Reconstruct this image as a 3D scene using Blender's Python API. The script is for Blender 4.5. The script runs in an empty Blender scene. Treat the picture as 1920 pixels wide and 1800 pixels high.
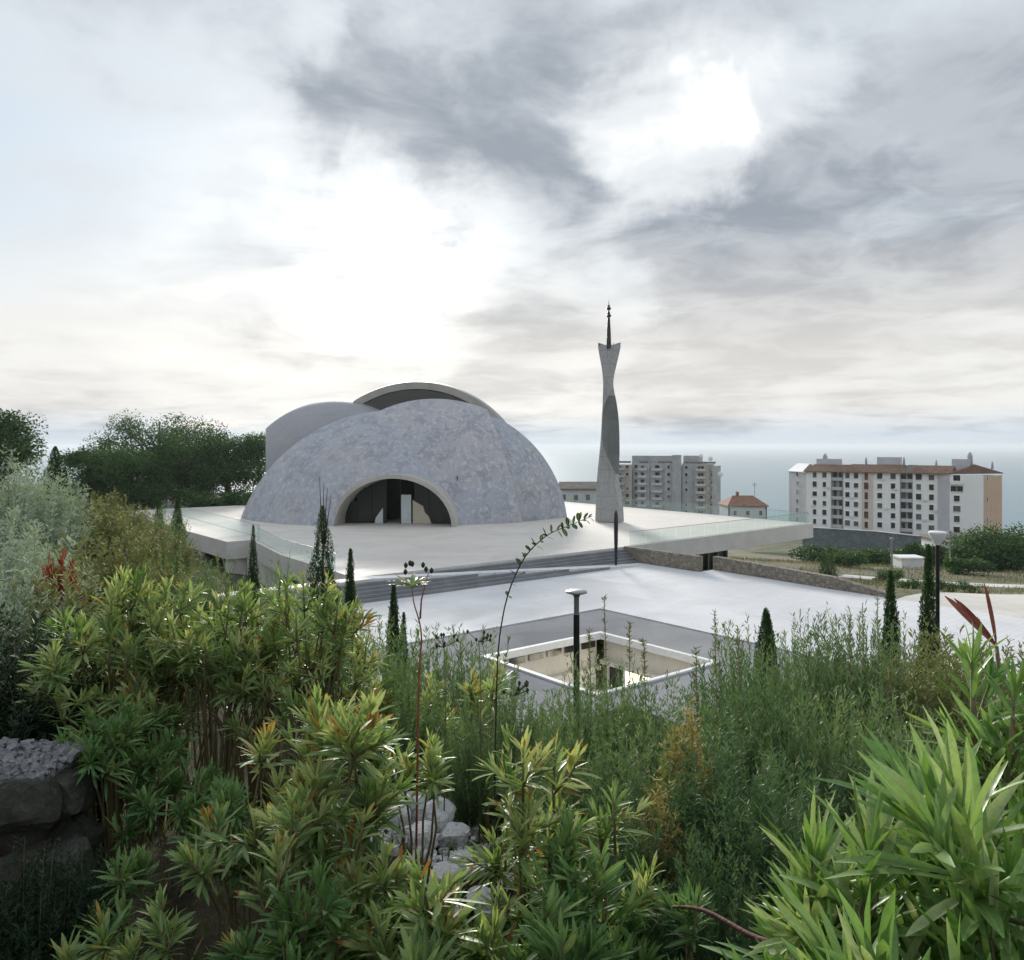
import bpy, bmesh, math, random
import numpy as np
from mathutils import Vector, Matrix

sc = bpy.context.scene
COL = sc.collection
R = math.radians
F = 1500.0          # focal length in photo pixels
HOR = 835.0         # horizon row in the photo
HC = 7.85           # eye height above the plaza (plaza = z 0)

# ------------------------------------------------------------------ camera
cam_d = bpy.data.cameras.new('camera')
cam = bpy.data.objects.new('camera', cam_d)
COL.objects.link(cam)
cam.location = (0, 0, HC)
cam.rotation_euler = (R(90), 0, 0)
cam_d.sensor_fit = 'HORIZONTAL'
cam_d.sensor_width = 36
cam_d.lens = 36 * F / 1920
cam_d.shift_y = -(900 - HOR) / 1920
cam_d.clip_start = 0.05
cam_d.clip_end = 90000
sc.camera = cam

# ------------------------------------------------------------------ world
def pix_dir(u, v):
    return Vector(((u - 960) / F, 1, (HOR - v) / F)).normalized()

SUN_DIR = pix_dir(740, 455)
SUN_EL = math.asin(SUN_DIR.z)
SUN_AZ = math.atan2(SUN_DIR.x, SUN_DIR.y)      # clockwise from +Y

world = bpy.data.worlds.new('World')
sc.world = world
world.use_nodes = True
nt = world.node_tree
nt.nodes.clear()


class NB:
    """small helper to wire shader nodes"""
    def __init__(self, tree):
        self.t = tree

    def n(self, kind, **kw):
        nd = self.t.nodes.new(kind)
        for k, v in kw.items():
            setattr(nd, k, v)
        return nd

    def put(self, sock, val):
        if isinstance(val, bpy.types.NodeSocket):
            self.t.links.new(val, sock)
        elif val is not None:
            if hasattr(sock, 'default_value'):
                try:
                    sock.default_value = val
                except Exception:
                    sock.default_value = (*val, 1.0) if len(val) == 3 else val[:3]

    def math(self, op, a, b=None, c=None, clamp=False):
        nd = self.n('ShaderNodeMath', operation=op, use_clamp=clamp)
        self.put(nd.inputs[0], a)
        if b is not None:
            self.put(nd.inputs[1], b)
        if c is not None:
            self.put(nd.inputs[2], c)
        return nd.outputs[0]

    def vmath(self, op, a, b=None, out=0):
        nd = self.n('ShaderNodeVectorMath', operation=op)
        self.put(nd.inputs[0], a)
        if b is not None:
            self.put(nd.inputs[1], b)
        return nd.outputs[out]

    def ramp(self, x, lo, hi, a=0.0, b=1.0, smooth=True):
        nd = self.n('ShaderNodeMapRange')
        nd.interpolation_type = 'SMOOTHSTEP' if smooth else 'LINEAR'
        self.put(nd.inputs[0], x)
        nd.inputs[1].default_value = lo
        nd.inputs[2].default_value = hi
        nd.inputs[3].default_value = a
        nd.inputs[4].default_value = b
        return nd.outputs[0]

    def mix(self, f, a, b, mode='MIX'):
        nd = self.n('ShaderNodeMix', data_type='RGBA', blend_type=mode)
        self.put(nd.inputs[0], f)
        self.put(nd.inputs[6], a)
        self.put(nd.inputs[7], b)
        return nd.outputs[2]

    def noise(self, vec, scale, detail=4, rough=0.5, dist=0.0, out=0):
        nd = self.n('ShaderNodeTexNoise')
        if vec is not None:
            self.put(nd.inputs['Vector'], vec)
        nd.inputs['Scale'].default_value = scale
        nd.inputs['Detail'].default_value = detail
        nd.inputs['Roughness'].default_value = rough
        nd.inputs['Distortion'].default_value = dist
        return nd.outputs[out]

    def cramp(self, x, stops):
        nd = self.n('ShaderNodeValToRGB')
        self.put(nd.inputs[0], x)
        el = nd.color_ramp.elements
        while len(el) > 1:
            el.remove(el[-1])
        el[0].position = stops[0][0]
        el[0].color = (*stops[0][1], 1)
        for p, c in stops[1:]:
            e = el.new(p)
            e.color = (*c, 1)
        return nd.outputs[0]


w = NB(nt)
tc = w.n('ShaderNodeTexCoord')
dirv = w.vmath('NORMALIZE', tc.outputs['Generated'])
sep = w.n('ShaderNodeSeparateXYZ')
nt.links.new(dirv, sep.inputs[0])
zc = w.math('MAXIMUM', sep.outputs[2], 0.0)
den = w.math('ADD', zc, 0.13)
px = w.math('DIVIDE', sep.outputs[0], den)
py = w.math('DIVIDE', sep.outputs[1], den)
cmb = w.n('ShaderNodeCombineXYZ')
nt.links.new(px, cmb.inputs[0]); nt.links.new(py, cmb.inputs[1])
cmb.inputs[2].default_value = 3.7
cv = cmb.outputs[0]
warp = w.noise(cv, 1.1, 3, 0.5, 0.0, out=1)
cvw = w.vmath('ADD', cv, w.vmath('MULTIPLY', warp, (0.55, 0.55, 0.0)))
n1 = w.noise(cvw, 1.25, 9, 0.56, 0.25)
n2 = w.noise(cvw, 3.1, 7, 0.6, 0.2)
dens = w.math('ADD', w.math('MULTIPLY', n1, 0.72), w.math('MULTIPLY', n2, 0.28))


wdn = w.noise(dirv, 3.2, 6, 0.62, 0.3, out=1)
wdir = w.vmath('NORMALIZE', w.vmath('ADD', dirv, w.vmath('MULTIPLY', w.vmath('SUBTRACT', wdn, (.5, .5, .5)), (.34, .34, .22))))


def lobe(u, v, rad_px, amp):
    """broad cloud mass or gap of the real cloud cover round one direction"""
    d = pix_dir(u, v)
    dt = w.vmath('DOT_PRODUCT', wdir, tuple(d), out=1)
    c1 = math.cos(math.atan(rad_px / F))
    return w.math('MULTIPLY', w.ramp(dt, c1, 1.0, 0, 1), amp)


for (u, v, r, a) in [(330, 110, 330, .12), (900, 70, 420, .16), (700, 300, 220, .15), (480, 210, 200, .06), (1120, 210, 240, .08),
                     (1720, 430, 400, .19), (1400, 475, 250, .22), (1850, 130, 300, .0), (1420, 60, 260, .08),
                     (760, 480, 230, -.08), (1290, 250, 190, -.16), (1450, 160, 140, -.10), (160, 400, 420, -.13), (420, 330, 220, .02), (625, 90, 90, -.06),
                     (1000, 640, 240, .10), (515, 600, 90, .06), (1330, 715, 200, .12), (1250, 745, 160, .08), (60, 800, 200, .08), (960, 725, 160, .05)]:
    dens = w.math('ADD', dens, lobe(u, v, r, a))

sky = w.n('ShaderNodeTexSky', sky_type='NISHITA')
sky.sun_disc = False
sky.sun_elevation = SUN_EL
sky.sun_rotation = SUN_AZ
sky.air_density = 1.0
sky.dust_density = 2.5
sky.ozone_density = 1.5
skyc = w.mix(0.93, sky.outputs[0], (3.75, 4.4, 5.05, 1))
dsun = w.vmath('DOT_PRODUCT', dirv, tuple(SUN_DIR), out=1)
wd2 = w.vmath('NORMALIZE', w.vmath('ADD', w.vmath('MULTIPLY', dirv, (1.6, 1.6, 1.6)), wdir))
near_sun = w.ramp(w.vmath('DOT_PRODUCT', wd2, tuple(pix_dir(755, 480)), out=1), math.cos(R(10)), math.cos(R(2)))
lit = w.math('MAXIMUM', w.math('MULTIPLY', near_sun, .75), lobe(1295, 245, 300, .95))
gap = w.mix(lit, skyc, (7.6, 7.5, 7.25, 1))
thin = w.ramp(dens, 0.34, 0.50)
thick = w.ramp(dens, 0.47, 0.72)
c_thin = w.mix(w.math('MULTIPLY', thin, .8), gap, (4.45, 4.75, 5.05, 1))
n3 = w.noise(cvw, 2.2, 8, .62, .35)
c_dark = w.mix(w.ramp(n3, .36, .62), (2.0, 2.25, 2.6, 1), (3.2, 3.4, 3.7, 1))
c_cloud = w.mix(thick, c_thin, c_dark)
# pale band above a blue-grey horizon
elev = sep.outputs[2]
warm = w.math('MULTIPLY', w.ramp(elev, 0.012, 0.05), w.ramp(elev, 0.09, 0.27, 1, 0))
c2 = w.mix(w.math('MULTIPLY', warm, 0.50), c_cloud, (6.5, 6.1, 5.45, 1))
c3 = w.mix(w.ramp(elev, 0.002, 0.030, 0.9, 0.0), c2, (4.0, 4.5, 4.9, 1))
# the veiled sun
g1 = w.math('POWER', w.math('MAXIMUM', dsun, 0.0), 260.0)
g2 = w.math('POWER', w.math('MAXIMUM', dsun, 0.0), 24.0)
veil = w.math('SUBTRACT', 1.0, w.math('MULTIPLY', thick, 0.8))
glow = w.math('MULTIPLY', w.math('ADD', w.math('MULTIPLY', g1, 2.4), w.math('MULTIPLY', g2, .7)), veil)
gm = w.n('ShaderNodeCombineXYZ')
for i, k in enumerate((1.0, 0.985, 0.94)):
    nt.links.new(w.math('MULTIPLY', glow, k), gm.inputs[i])
c4 = w.mix(1.0, c3, gm.outputs[0], 'ADD')
bg = w.n('ShaderNodeBackground')
nt.links.new(c4, bg.inputs[0])
bg.inputs[1].default_value = 0.1
world.cycles.sampling_method = 'MANUAL'
world.cycles.sample_map_resolution = 512
wo = w.n('ShaderNodeOutputWorld')
nt.links.new(bg.outputs[0], wo.inputs[0])

# ------------------------------------------------------------------ sun
sun_d = bpy.data.lights.new('sun', 'SUN')
sun_d.energy = 3.0
sun_d.angle = R(12)
sun_d.color = (1.0, 0.95, 0.87)
sun = bpy.data.objects.new('sun', sun_d)
COL.objects.link(sun)
sun.rotation_euler = SUN_DIR.to_track_quat('Z', 'Y').to_euler()

# ------------------------------------------------------------------ exposure
sc.view_settings.view_transform = 'Standard'
sc.view_settings.look = 'None'
sc.view_settings.exposure = 0.74
sc.view_settings.gamma = 1.0
sc.view_settings.use_curve_mapping = False
sc.render.engine = 'CYCLES'
sc.cycles.max_bounces = 8
sc.cycles.diffuse_bounces = 3
sc.cycles.glossy_bounces = 3
sc.cycles.transparent_max_bounces = 12
sc.cycles.use_adaptive_sampling = True
sc.cycles.adaptive_threshold = 0.02
sc.cycles.use_denoising = True
sc.cycles.caustics_reflective = False
sc.cycles.caustics_refractive = False

# ------------------------------------------------------------------ helpers
def P(u, v, d):
    return Vector(((u - 960) / F * d, d, HC + (HOR - v) / F * d))


def G(u, v, z=0.0):
    d = F * (HC - z) / (v - HOR)
    return Vector(((u - 960) / F * d, d, z))


CA, SA = 0.7804, 0.6252


def W(a, b, z=0.0):
    """plaza axes (a along the front edge, b away from it) to world"""
    return Vector((CA * a - SA * b, SA * a + CA * b, z))


def set_props(o, label=None, cat=None, group=None, kind=None):
    if label: o['label'] = label
    if cat: o['category'] = cat
    if group: o['group'] = group
    if kind: o['kind'] = kind
    return o


def thing(name, label, cat, loc=(0, 0, 0), rz=0.0, group=None):
    o = bpy.data.objects.new(name, None)
    COL.objects.link(o)
    o.location = loc
    o.rotation_euler = (0, 0, rz)
    o.empty_display_size = 0.2
    return set_props(o, label, cat, group)


def part(name, me, parent=None, mat=None, loc=None, rot=None, scale=None):
    o = bpy.data.objects.new(name, me)
    COL.objects.link(o)
    if parent is not None:
        o.parent = parent
    if mat is not None and len(me.materials) == 0:
        me.materials.append(mat)
    if loc is not None: o.location = loc
    if rot is not None: o.rotation_euler = rot
    if scale is not None: o.scale = scale
    return o


def copy_tree(o, parent=None):
    c = o.copy()
    COL.objects.link(c)
    c.parent = parent
    for ch in list(o.children):
        copy_tree(ch, c)
    return c


class MB:
    """collects faces for ONE mesh"""
    def __init__(self):
        self.v, self.f, self.m = [], [], []

    def add(self, vs, fs, m=0):
        o = len(self.v)
        self.v += [tuple(p) for p in vs]
        self.f += [tuple(i + o for i in f) for f in fs]
        self.m += [m] * len(fs)
        return self

    def box(self, x0, x1, y0, y1, z0, z1, m=0):
        vs = [(x0, y0, z0), (x1, y0, z0), (x1, y1, z0), (x0, y1, z0), (x0, y0, z1), (x1, y0, z1), (x1, y1, z1), (x0, y1, z1)]
        return self.add(vs, [(0, 3, 2, 1), (4, 5, 6, 7), (0, 1, 5, 4), (1, 2, 6, 5), (2, 3, 7, 6), (3, 0, 4, 7)], m)

    def prism(self, poly, z0, z1, m=0):
        n = len(poly)
        vs = [(p[0], p[1], z0) for p in poly] + [(p[0], p[1], z1) for p in poly]
        fs = [tuple(range(n - 1, -1, -1)), tuple(range(n, 2 * n))]
        fs += [(i, (i + 1) % n, n + (i + 1) % n, n + i) for i in range(n)]
        return self.add(vs, fs, m)

    def tube(self, pts, rad, sides=6, m=0, caps=True):
        pts = [Vector(p) for p in pts]
        if not hasattr(rad, '__len__'):
            rad = [rad] * len(pts)
        vs, fs = [], []
        for i, p in enumerate(pts):
            t = (pts[min(i + 1, len(pts) - 1)] - pts[max(i - 1, 0)]).normalized()
            a = t.cross(Vector((0, 0, 1)) if abs(t.z) < 0.9 else Vector((1, 0, 0))).normalized()
            b = t.cross(a)
            for k in range(sides):
                an = 2 * math.pi * k / sides
                vs.append(p + (a * math.cos(an) + b * math.sin(an)) * rad[i])
        for i in range(len(pts) - 1):
            for k in range(sides):
                k2 = (k + 1) % sides
                fs.append((i * sides + k, i * sides + k2, (i + 1) * sides + k2, (i + 1) * sides + k))
        if caps:
            fs.append(tuple(range(sides))[::-1])
            fs.append(tuple((len(pts) - 1) * sides + k for k in range(sides)))
        return self.add(vs, fs, m)

    def lathe(self, prof, sides=20, m=0, c=(0, 0)):
        vs, fs = [], []
        for (r, z) in prof:
            for k in range(sides):
                an = 2 * math.pi * k / sides
                vs.append((c[0] + r * math.cos(an), c[1] + r * math.sin(an), z))
        for i in range(len(prof) - 1):
            for k in range(sides):
                k2 = (k + 1) % sides
                fs.append((i * sides + k, i * sides + k2, (i + 1) * sides + k2, (i + 1) * sides + k))
        fs.append(tuple(range(sides))[::-1])
        fs.append(tuple((len(prof) - 1) * sides + k for k in range(sides)))
        return self.add(vs, fs, m)

    def mesh(self, name, mats=None, smooth=False, angle=None):
        me = bpy.data.meshes.new(name)
        me.from_pydata(self.v, [], self.f)
        if mats:
            for mt in (mats if isinstance(mats, (list, tuple)) else [mats]):
                me.materials.append(mt)
            me.polygons.foreach_set('material_index', self.m)
        if smooth:
            me.polygons.foreach_set('use_smooth', [True] * len(me.polygons))
            if angle:
                me.set_sharp_from_angle(angle=R(angle))
        me.update()
        return me


def np_mesh(name, V, FQ, mat, tint=None, smooth=False):
    """mesh from numpy arrays: V (n,3), FQ (m,4)"""
    me = bpy.data.meshes.new(name)
    nv, nf, k = len(V), len(FQ), FQ.shape[1]
    me.vertices.add(nv)
    me.vertices.foreach_set('co', np.ascontiguousarray(V, dtype=np.float32).ravel())
    me.loops.add(nf * k)
    me.loops.foreach_set('vertex_index', np.ascontiguousarray(FQ, dtype=np.int32).ravel())
    me.polygons.add(nf)
    me.polygons.foreach_set('loop_start', np.arange(0, nf * k, k, dtype=np.int32))
    if smooth:
        me.polygons.foreach_set('use_smooth', np.ones(nf, dtype=bool))
    me.update(calc_edges=True)
    if tint is not None:
        at = me.attributes.new('tint', 'FLOAT', 'POINT')
        at.data.foreach_set('value', np.ascontiguousarray(tint, dtype=np.float32))
    me.materials.append(mat)
    return me


# ------------------------------------------------------------------ materials
def new_mat(name):
    m = bpy.data.materials.new(name)
    m.use_nodes = True
    m.node_tree.nodes.clear()
    b = NB(m.node_tree)
    out = b.n('ShaderNodeOutputMaterial')
    return m, b, out


def principled(b, col, rough=0.7, spec=0.3, metal=0.0, bump=None, bstr=0.3, bdist=0.02):
    p = b.n('ShaderNodeBsdfPrincipled')
    b.put(p.inputs['Base Color'], col)
    b.put(p.inputs['Roughness'], rough)
    p.inputs['Specular IOR Level'].default_value = spec
    p.inputs['Metallic'].default_value = metal
    if bump is not None:
        bn = b.n('ShaderNodeBump')
        bn.inputs['Strength'].default_value = bstr
        bn.inputs['Distance'].default_value = bdist
        b.put(bn.inputs['Height'], bump)
        b.t.links.new(bn.outputs[0], p.inputs['Normal'])
    return p


def mat_noise(name, c1, c2, scale=3.0, rough=0.75, spec=0.25, bump=0.25, fine=30.0, c3=None, metal=0.0, bdist=0.02, obj_coord=True):
    m, b, out = new_mat(name)
    tcn = b.n('ShaderNodeTexCoord')
    if obj_coord:
        vec = tcn.outputs['Object']
    else:
        vec = b.n('ShaderNodeNewGeometry').outputs['Position']
    n_a = b.noise(vec, scale, 6, 0.6, 0.3)
    n_b = b.noise(vec, fine, 4, 0.6)
    f = b.ramp(n_a, 0.32, 0.68)
    c = b.mix(f, (*c1, 1), (*c2, 1))
    if c3:
        c = b.mix(b.ramp(n_b, 0.5, 0.75, 0, 0.7), c, (*c3, 1))
    else:
        c = b.mix(b.ramp(n_b, 0.35, 0.7, 0, 0.22), c, (c1[0] * .6, c1[1] * .6, c1[2] * .6, 1))
    h = b.math('ADD', n_b, b.math('MULTIPLY', n_a, 0.6))
    p = principled(b, c, rough, spec, metal, h if bump else None, bump, bdist)
    b.t.links.new(p.outputs[0], out.inputs[0])
    return m


def mat_leaf(name, stops, rough=0.42, trans=0.35, spec=0.45):
    """leaf colours come from the per-leaf 'tint' value"""
    m, b, out = new_mat(name)
    at = b.n('ShaderNodeAttribute', attribute_name='tint')
    oi = b.n('ShaderNodeObjectInfo')
    x = b.math('ADD', at.outputs['Fac'], b.math('MULTIPLY', b.math('SUBTRACT', oi.outputs['Random'], 0.5), 0.12))
    pos = b.n('ShaderNodeNewGeometry').outputs['Position']
    x = b.math('ADD', x, b.math('MULTIPLY', b.math('SUBTRACT', b.noise(pos, 9.0, 2), 0.5), 0.15))
    c = b.cramp(x, stops)
    mid = b.n('ShaderNodeAttribute', attribute_name='mid')
    c = b.mix(b.ramp(mid.outputs['Fac'], .80, .97, 0, .55), c, (.42, .48, .25, 1))
    fb = b.noise(pos, 90, 3, .6)
    c = b.mix(b.ramp(fb, .45, .75, 0, .25), c, (.05, .08, .03, 1))
    p = principled(b, c, b.ramp(fb, .3, .7, rough - .06, rough + .16), spec)
    tr = b.n('ShaderNodeBsdfTranslucent')
    tcx = b.mix(1.0, c, (1.0, 1.0, 0.55, 1), 'MULTIPLY')
    b.t.links.new(tcx, tr.inputs[0])
    mx = b.n('ShaderNodeMixShader')
    mx.inputs[0].default_value = trans
    b.t.links.new(p.outputs[0], mx.inputs[1])
    b.t.links.new(tr.outputs[0], mx.inputs[2])
    b.t.links.new(mx.outputs[0], out.inputs[0])
    return m


M = {}
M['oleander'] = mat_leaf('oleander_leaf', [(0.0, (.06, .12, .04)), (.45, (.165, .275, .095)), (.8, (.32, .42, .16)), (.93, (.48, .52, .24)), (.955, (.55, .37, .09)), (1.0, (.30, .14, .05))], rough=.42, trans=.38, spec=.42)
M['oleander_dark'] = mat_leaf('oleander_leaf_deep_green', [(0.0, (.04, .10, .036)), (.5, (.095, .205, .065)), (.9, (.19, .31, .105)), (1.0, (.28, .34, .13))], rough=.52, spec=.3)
M['near_leaf'] = mat_leaf('near_leaf', [(0.0, (.055, .13, .03)), (.5, (.115, .245, .06)), (.85, (.22, .36, .11)), (1.0, (.44, .52, .27))], rough=.40, spec=.42)
M['cypress'] = mat_leaf('cypress_leaf', [(0, (.02, .05, .02)), (.6, (.055, .115, .045)), (1, (.12, .18, .07))], rough=.7, trans=.2, spec=.15)
M['broadleaf'] = mat_leaf('broadleaf', [(0, (.022, .055, .018)), (.5, (.055, .12, .034)), (.85, (.11, .19, .055)), (1, (.18, .23, .08))], rough=.6, trans=.25, spec=.2)
M['rosemary'] = mat_leaf('rosemary_leaf', [(0, (.045, .105, .05)), (.5, (.115, .20, .09)), (.85, (.21, .29, .14)), (1, (.32, .38, .2))], rough=.55, trans=.28, spec=.25)
M['silver'] = mat_leaf('silver_leaf', [(0, (.16, .22, .17)), (.5, (.30, .38, .30)), (1, (.50, .56, .46))], rough=.7, trans=.2, spec=.2)
M['olive'] = mat_leaf('olive_shrub_leaf', [(0, (.07, .09, .035)), (.5, (.16, .185, .075)), (.85, (.28, .28, .13)), (1, (.40, .34, .18))], rough=.6, trans=.28, spec=.2)
M['red'] = mat_leaf('red_leaf', [(0, (.07, .012, .01)), (.6, (.20, .028, .018)), (1, (.30, .07, .03))], rough=.5, trans=.3)
M['ochre'] = mat_leaf('ochre_leaf', [(0, (.20, .16, .05)), (.6, (.38, .30, .09)), (1, (.52, .43, .17))], rough=.6, trans=.2)
M['shade_leaf'] = mat_leaf('shade_painted_leaf', [(0, (.010, .022, .012)), (.6, (.022, .045, .022)), (1, (.05, .08, .04))], rough=.6, trans=.12, spec=.2)  # leaf colour darkened to paint in the deep shade at the left
M['grass'] = mat_leaf('grass_blade', [(0, (.03, .06, .015)), (.5, (.07, .12, .03)), (.8, (.15, .17, .05)), (1, (.33, .27, .12))], rough=.6, trans=.3, spec=.2)
M['dry_grass'] = mat_leaf('dry_grass_blade', [(0, (.085, .10, .05)), (.5, (.19, .175, .10)), (1, (.36, .32, .22))], rough=.75, trans=.25, spec=.15)
M['stem'] = mat_noise('green_brown_stem', (.13, .12, .06), (.20, .165, .09), 12, .7, .2, .2, 60)
M['bark'] = mat_noise('bark', (.055, .04, .028), (.11, .085, .06), 6, .85, .15, .5, 40)
M['bract'] = mat_noise('red_brown_dry_bract', (.22, .05, .035), (.33, .12, .07), 15, .55, .35, .2, 80)
M['bark_red'] = mat_noise('red_brown_bark', (.075, .03, .022), (.12, .055, .04), 15, .8, .2, .4, 80)
M['seed'] = mat_noise('dark_seed_pod', (.02, .025, .012), (.05, .05, .025), 20, .6, .3, .2, 60)
M['soil'] = None
M['black'] = mat_noise('black_painted_metal', (.010, .011, .012), (.02, .021, .022), 5, .4, .4, .05, 60)
M['steel'] = mat_noise('grey_steel', (.26, .27, .28), (.36, .37, .38), 4, .4, .5, .05, 60, metal=.6)
M['white_paint'] = mat_noise('white_render', (.86, .86, .87), (.90, .90, .905), .35, .8, .2, .1, 4)
M['white_edge'] = mat_noise('white_edge_trim', (.80, .80, .79), (.86, .86, .85), .7, .55, .3, .05, 9)
M['pane'] = None


def mat_paving(name, c1, c2, joint, du, dv, rough=.6, ang=0.0):
    m, b, out = new_mat(name)
    pos = b.n('ShaderNodeNewGeometry').outputs['Position']
    rot = b.n('ShaderNodeVectorRotate', rotation_type='Z_AXIS')
    b.put(rot.inputs['Vector'], pos)
    rot.inputs['Angle'].default_value = -ang
    br = b.n('ShaderNodeTexBrick')
    b.put(br.inputs['Vector'], rot.outputs[0])
    br.offset = 0.5
    br.inputs['Scale'].default_value = 1.0
    br.inputs['Mortar Size'].default_value = 0.011
    br.inputs['Mortar Smooth'].default_value = 0.3
    br.inputs['Brick Width'].default_value = du
    br.inputs['Row Height'].default_value = dv
    br.inputs['Color1'].default_value = (*c1, 1)
    br.inputs['Color2'].default_value = (*c2, 1)
    br.inputs['Mortar'].default_value = (*joint, 1)
    na = b.noise(pos, 0.22, 7, 0.62, .6)
    nb_ = b.noise(pos, 2.5, 6, 0.65)
    c = b.mix(b.ramp(na, .38, .68, 0, .5), br.outputs[0], (c1[0] * .72, c1[1] * .71, c1[2] * .70, 1))
    c = b.mix(b.ramp(nb_, .5, .8, 0, .22), c, (c1[0] * .6, c1[1] * .58, c1[2] * .56, 1))
    p = principled(b, c, b.ramp(na, .3, .7, rough - .1, rough + .12), .3, 0, b.math('ADD', nb_, b.math('MULTIPLY', br.outputs['Fac'], -0.5)), .12, .01)
    b.t.links.new(p.outputs[0], out.inputs[0])
    return m


ANG = math.atan2(SA, CA)
M['plaza'] = mat_paving('cream_stone_paving', (.70, .655, .60), (.66, .62, .57), (.54, .505, .46), 1.2, .6, .6, ANG)
M['terrace'] = mat_paving('pale_grey_terrace_paving', (.70, .70, .715), (.67, .67, .685), (.46, .46, .475), 2.4, .4, .75, ANG)
M['slate'] = mat_paving('slate_grey_roof_sheet', (.235, .24, .255), (.22, .225, .24), (.18, .185, .2), 4, 1.5, .85, ANG)
M['slab_edge'] = mat_noise('fascia_concrete', (.60, .58, .55), (.68, .66, .63), .5, .7, .25, .1, 6)
M['step'] = mat_noise('dark_grey_stone_step', (.20, .205, .22), (.27, .275, .29), .6, .6, .3, .1, 8)


def mat_dome(name, k=1.0, amt=1.0, off=(0, 0, 0), tn=(1, 1, 1)):
    m, b, out = new_mat(name)
    pos = b.vmath('ADD', b.n('ShaderNodeNewGeometry').outputs['Position'], off)
    big = b.noise(pos, .11, 5, .6, .7)
    mid = b.noise(pos, .55, 10, .74, .5)
    fine = b.noise(pos, 1.9, 9, .76, .4)
    spk = b.noise(pos, 5.5, 6, .7)
    st = b.n('ShaderNodeMapping')
    b.put(st.inputs['Vector'], pos)
    st.inputs['Scale'].default_value = (1.6, 1.6, .16)
    streak = b.noise(st.outputs[0], 1.3, 6, .65, .3)
    c = b.mix(b.ramp(big, .40, .60), (.285 * k, .305 * k, .35 * k, 1), (.325 * k, .318 * k, .335 * k, 1))
    c = b.mix(b.ramp(mid, .47, .58, 0, .6 * amt), c, (.20 * k, .21 * k, .245 * k, 1))
    c = b.mix(b.ramp(fine, .50, .62, 0, .72 * amt), c, (.43 * k, .43 * k, .455 * k, 1))
    c = b.mix(b.ramp(streak, .52, .72, 0, .45 * amt), c, (.19 * k, .20 * k, .23 * k, 1))
    c = b.mix(b.ramp(spk, .55, .72, 0, .3 * amt), c, (.16 * k, .165 * k, .19 * k, 1))
    c = b.mix(1.0, c, (*tn, 1), 'MULTIPLY')
    p = principled(b, c, .62, .3, 0, b.math('ADD', mid, b.math('MULTIPLY', fine, .6)), .3, .06)
    b.t.links.new(p.outputs[0], out.inputs[0])
    return m


M['dome'] = mat_dome('mottled_dome_concrete', 1.32)
M['dome_mid'] = mat_dome('lilac_grey_dome_concrete', 1.32, 1.15, (11, 30, 3), (1.015, 1.0, 1.0))
M['dome_right'] = mat_dome('stained_dome_concrete', 1.25, 1.3, (40, 0, 7))
M['dome_plain'] = mat_noise('smooth_dome_concrete', (.30, .30, .325), (.35, .348, .37), .25, .6, .3, .1, 4, obj_coord=False)
M['rim'] = mat_noise('beige_concrete_rim', (.44, .42, .385), (.52, .50, .46), .5, .65, .25, .1, 6, obj_coord=False)
M['hollow'] = mat_noise('dark_grey_green_face', (.12, .135, .13), (.17, .185, .178), .5, .45, .4, .05, 5, obj_coord=False)


def mat_minaret():
    m, b, out = new_mat('grey_minaret_concrete')
    pos = b.n('ShaderNodeNewGeometry').outputs['Position']
    sp = b.n('ShaderNodeSeparateXYZ')
    b.put(sp.inputs[0], pos)
    jz = b.math('FRACT', b.math('DIVIDE', sp.outputs[2], 1.35))
    joint = b.ramp(jz, .955, .985)
    st = b.n('ShaderNodeMapping')
    b.put(st.inputs['Vector'], pos)
    st.inputs['Scale'].default_value = (3.2, 3.2, .22)
    streak = b.noise(st.outputs[0], 1.2, 6, .65, .2)
    fine = b.noise(pos, 4.0, 6, .65)
    c = b.mix(b.ramp(fine, .35, .65), (.32, .32, .322, 1), (.39, .39, .385, 1))
    c = b.mix(b.ramp(streak, .48, .70, 0, .55), c, (.22, .222, .225, 1))
    c = b.mix(b.math('MULTIPLY', joint, .5), c, (.14, .14, .145, 1))
    p = principled(b, c, .65, .25, 0, b.math('SUBTRACT', fine, joint), .2, .03)
    b.t.links.new(p.outputs[0], out.inputs[0])
    return m


M['minaret'] = mat_minaret()


def mat_glass_dark(name, c=(.012, .016, .016), rough=.08):
    m, b, out = new_mat(name)
    p = principled(b, (*c, 1), rough, .6)
    b.t.links.new(p.outputs[0], out.inputs[0])
    return m


def mat_clear(name, tint=(.86, .95, .92), frac=.72, rough=.03):
    m, b, out = new_mat(name)
    tr = b.n('ShaderNodeBsdfTransparent')
    tr.inputs[0].default_value = (*tint, 1)
    p = principled(b, (.62, .70, .68, 1), rough, .6)
    mx = b.n('ShaderNodeMixShader')
    mx.inputs[0].default_value = 1 - frac
    b.t.links.new(tr.outputs[0], mx.inputs[1])
    b.t.links.new(p.outputs[0], mx.inputs[2])
    b.t.links.new(mx.outputs[0], out.inputs[0])
    return m


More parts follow.
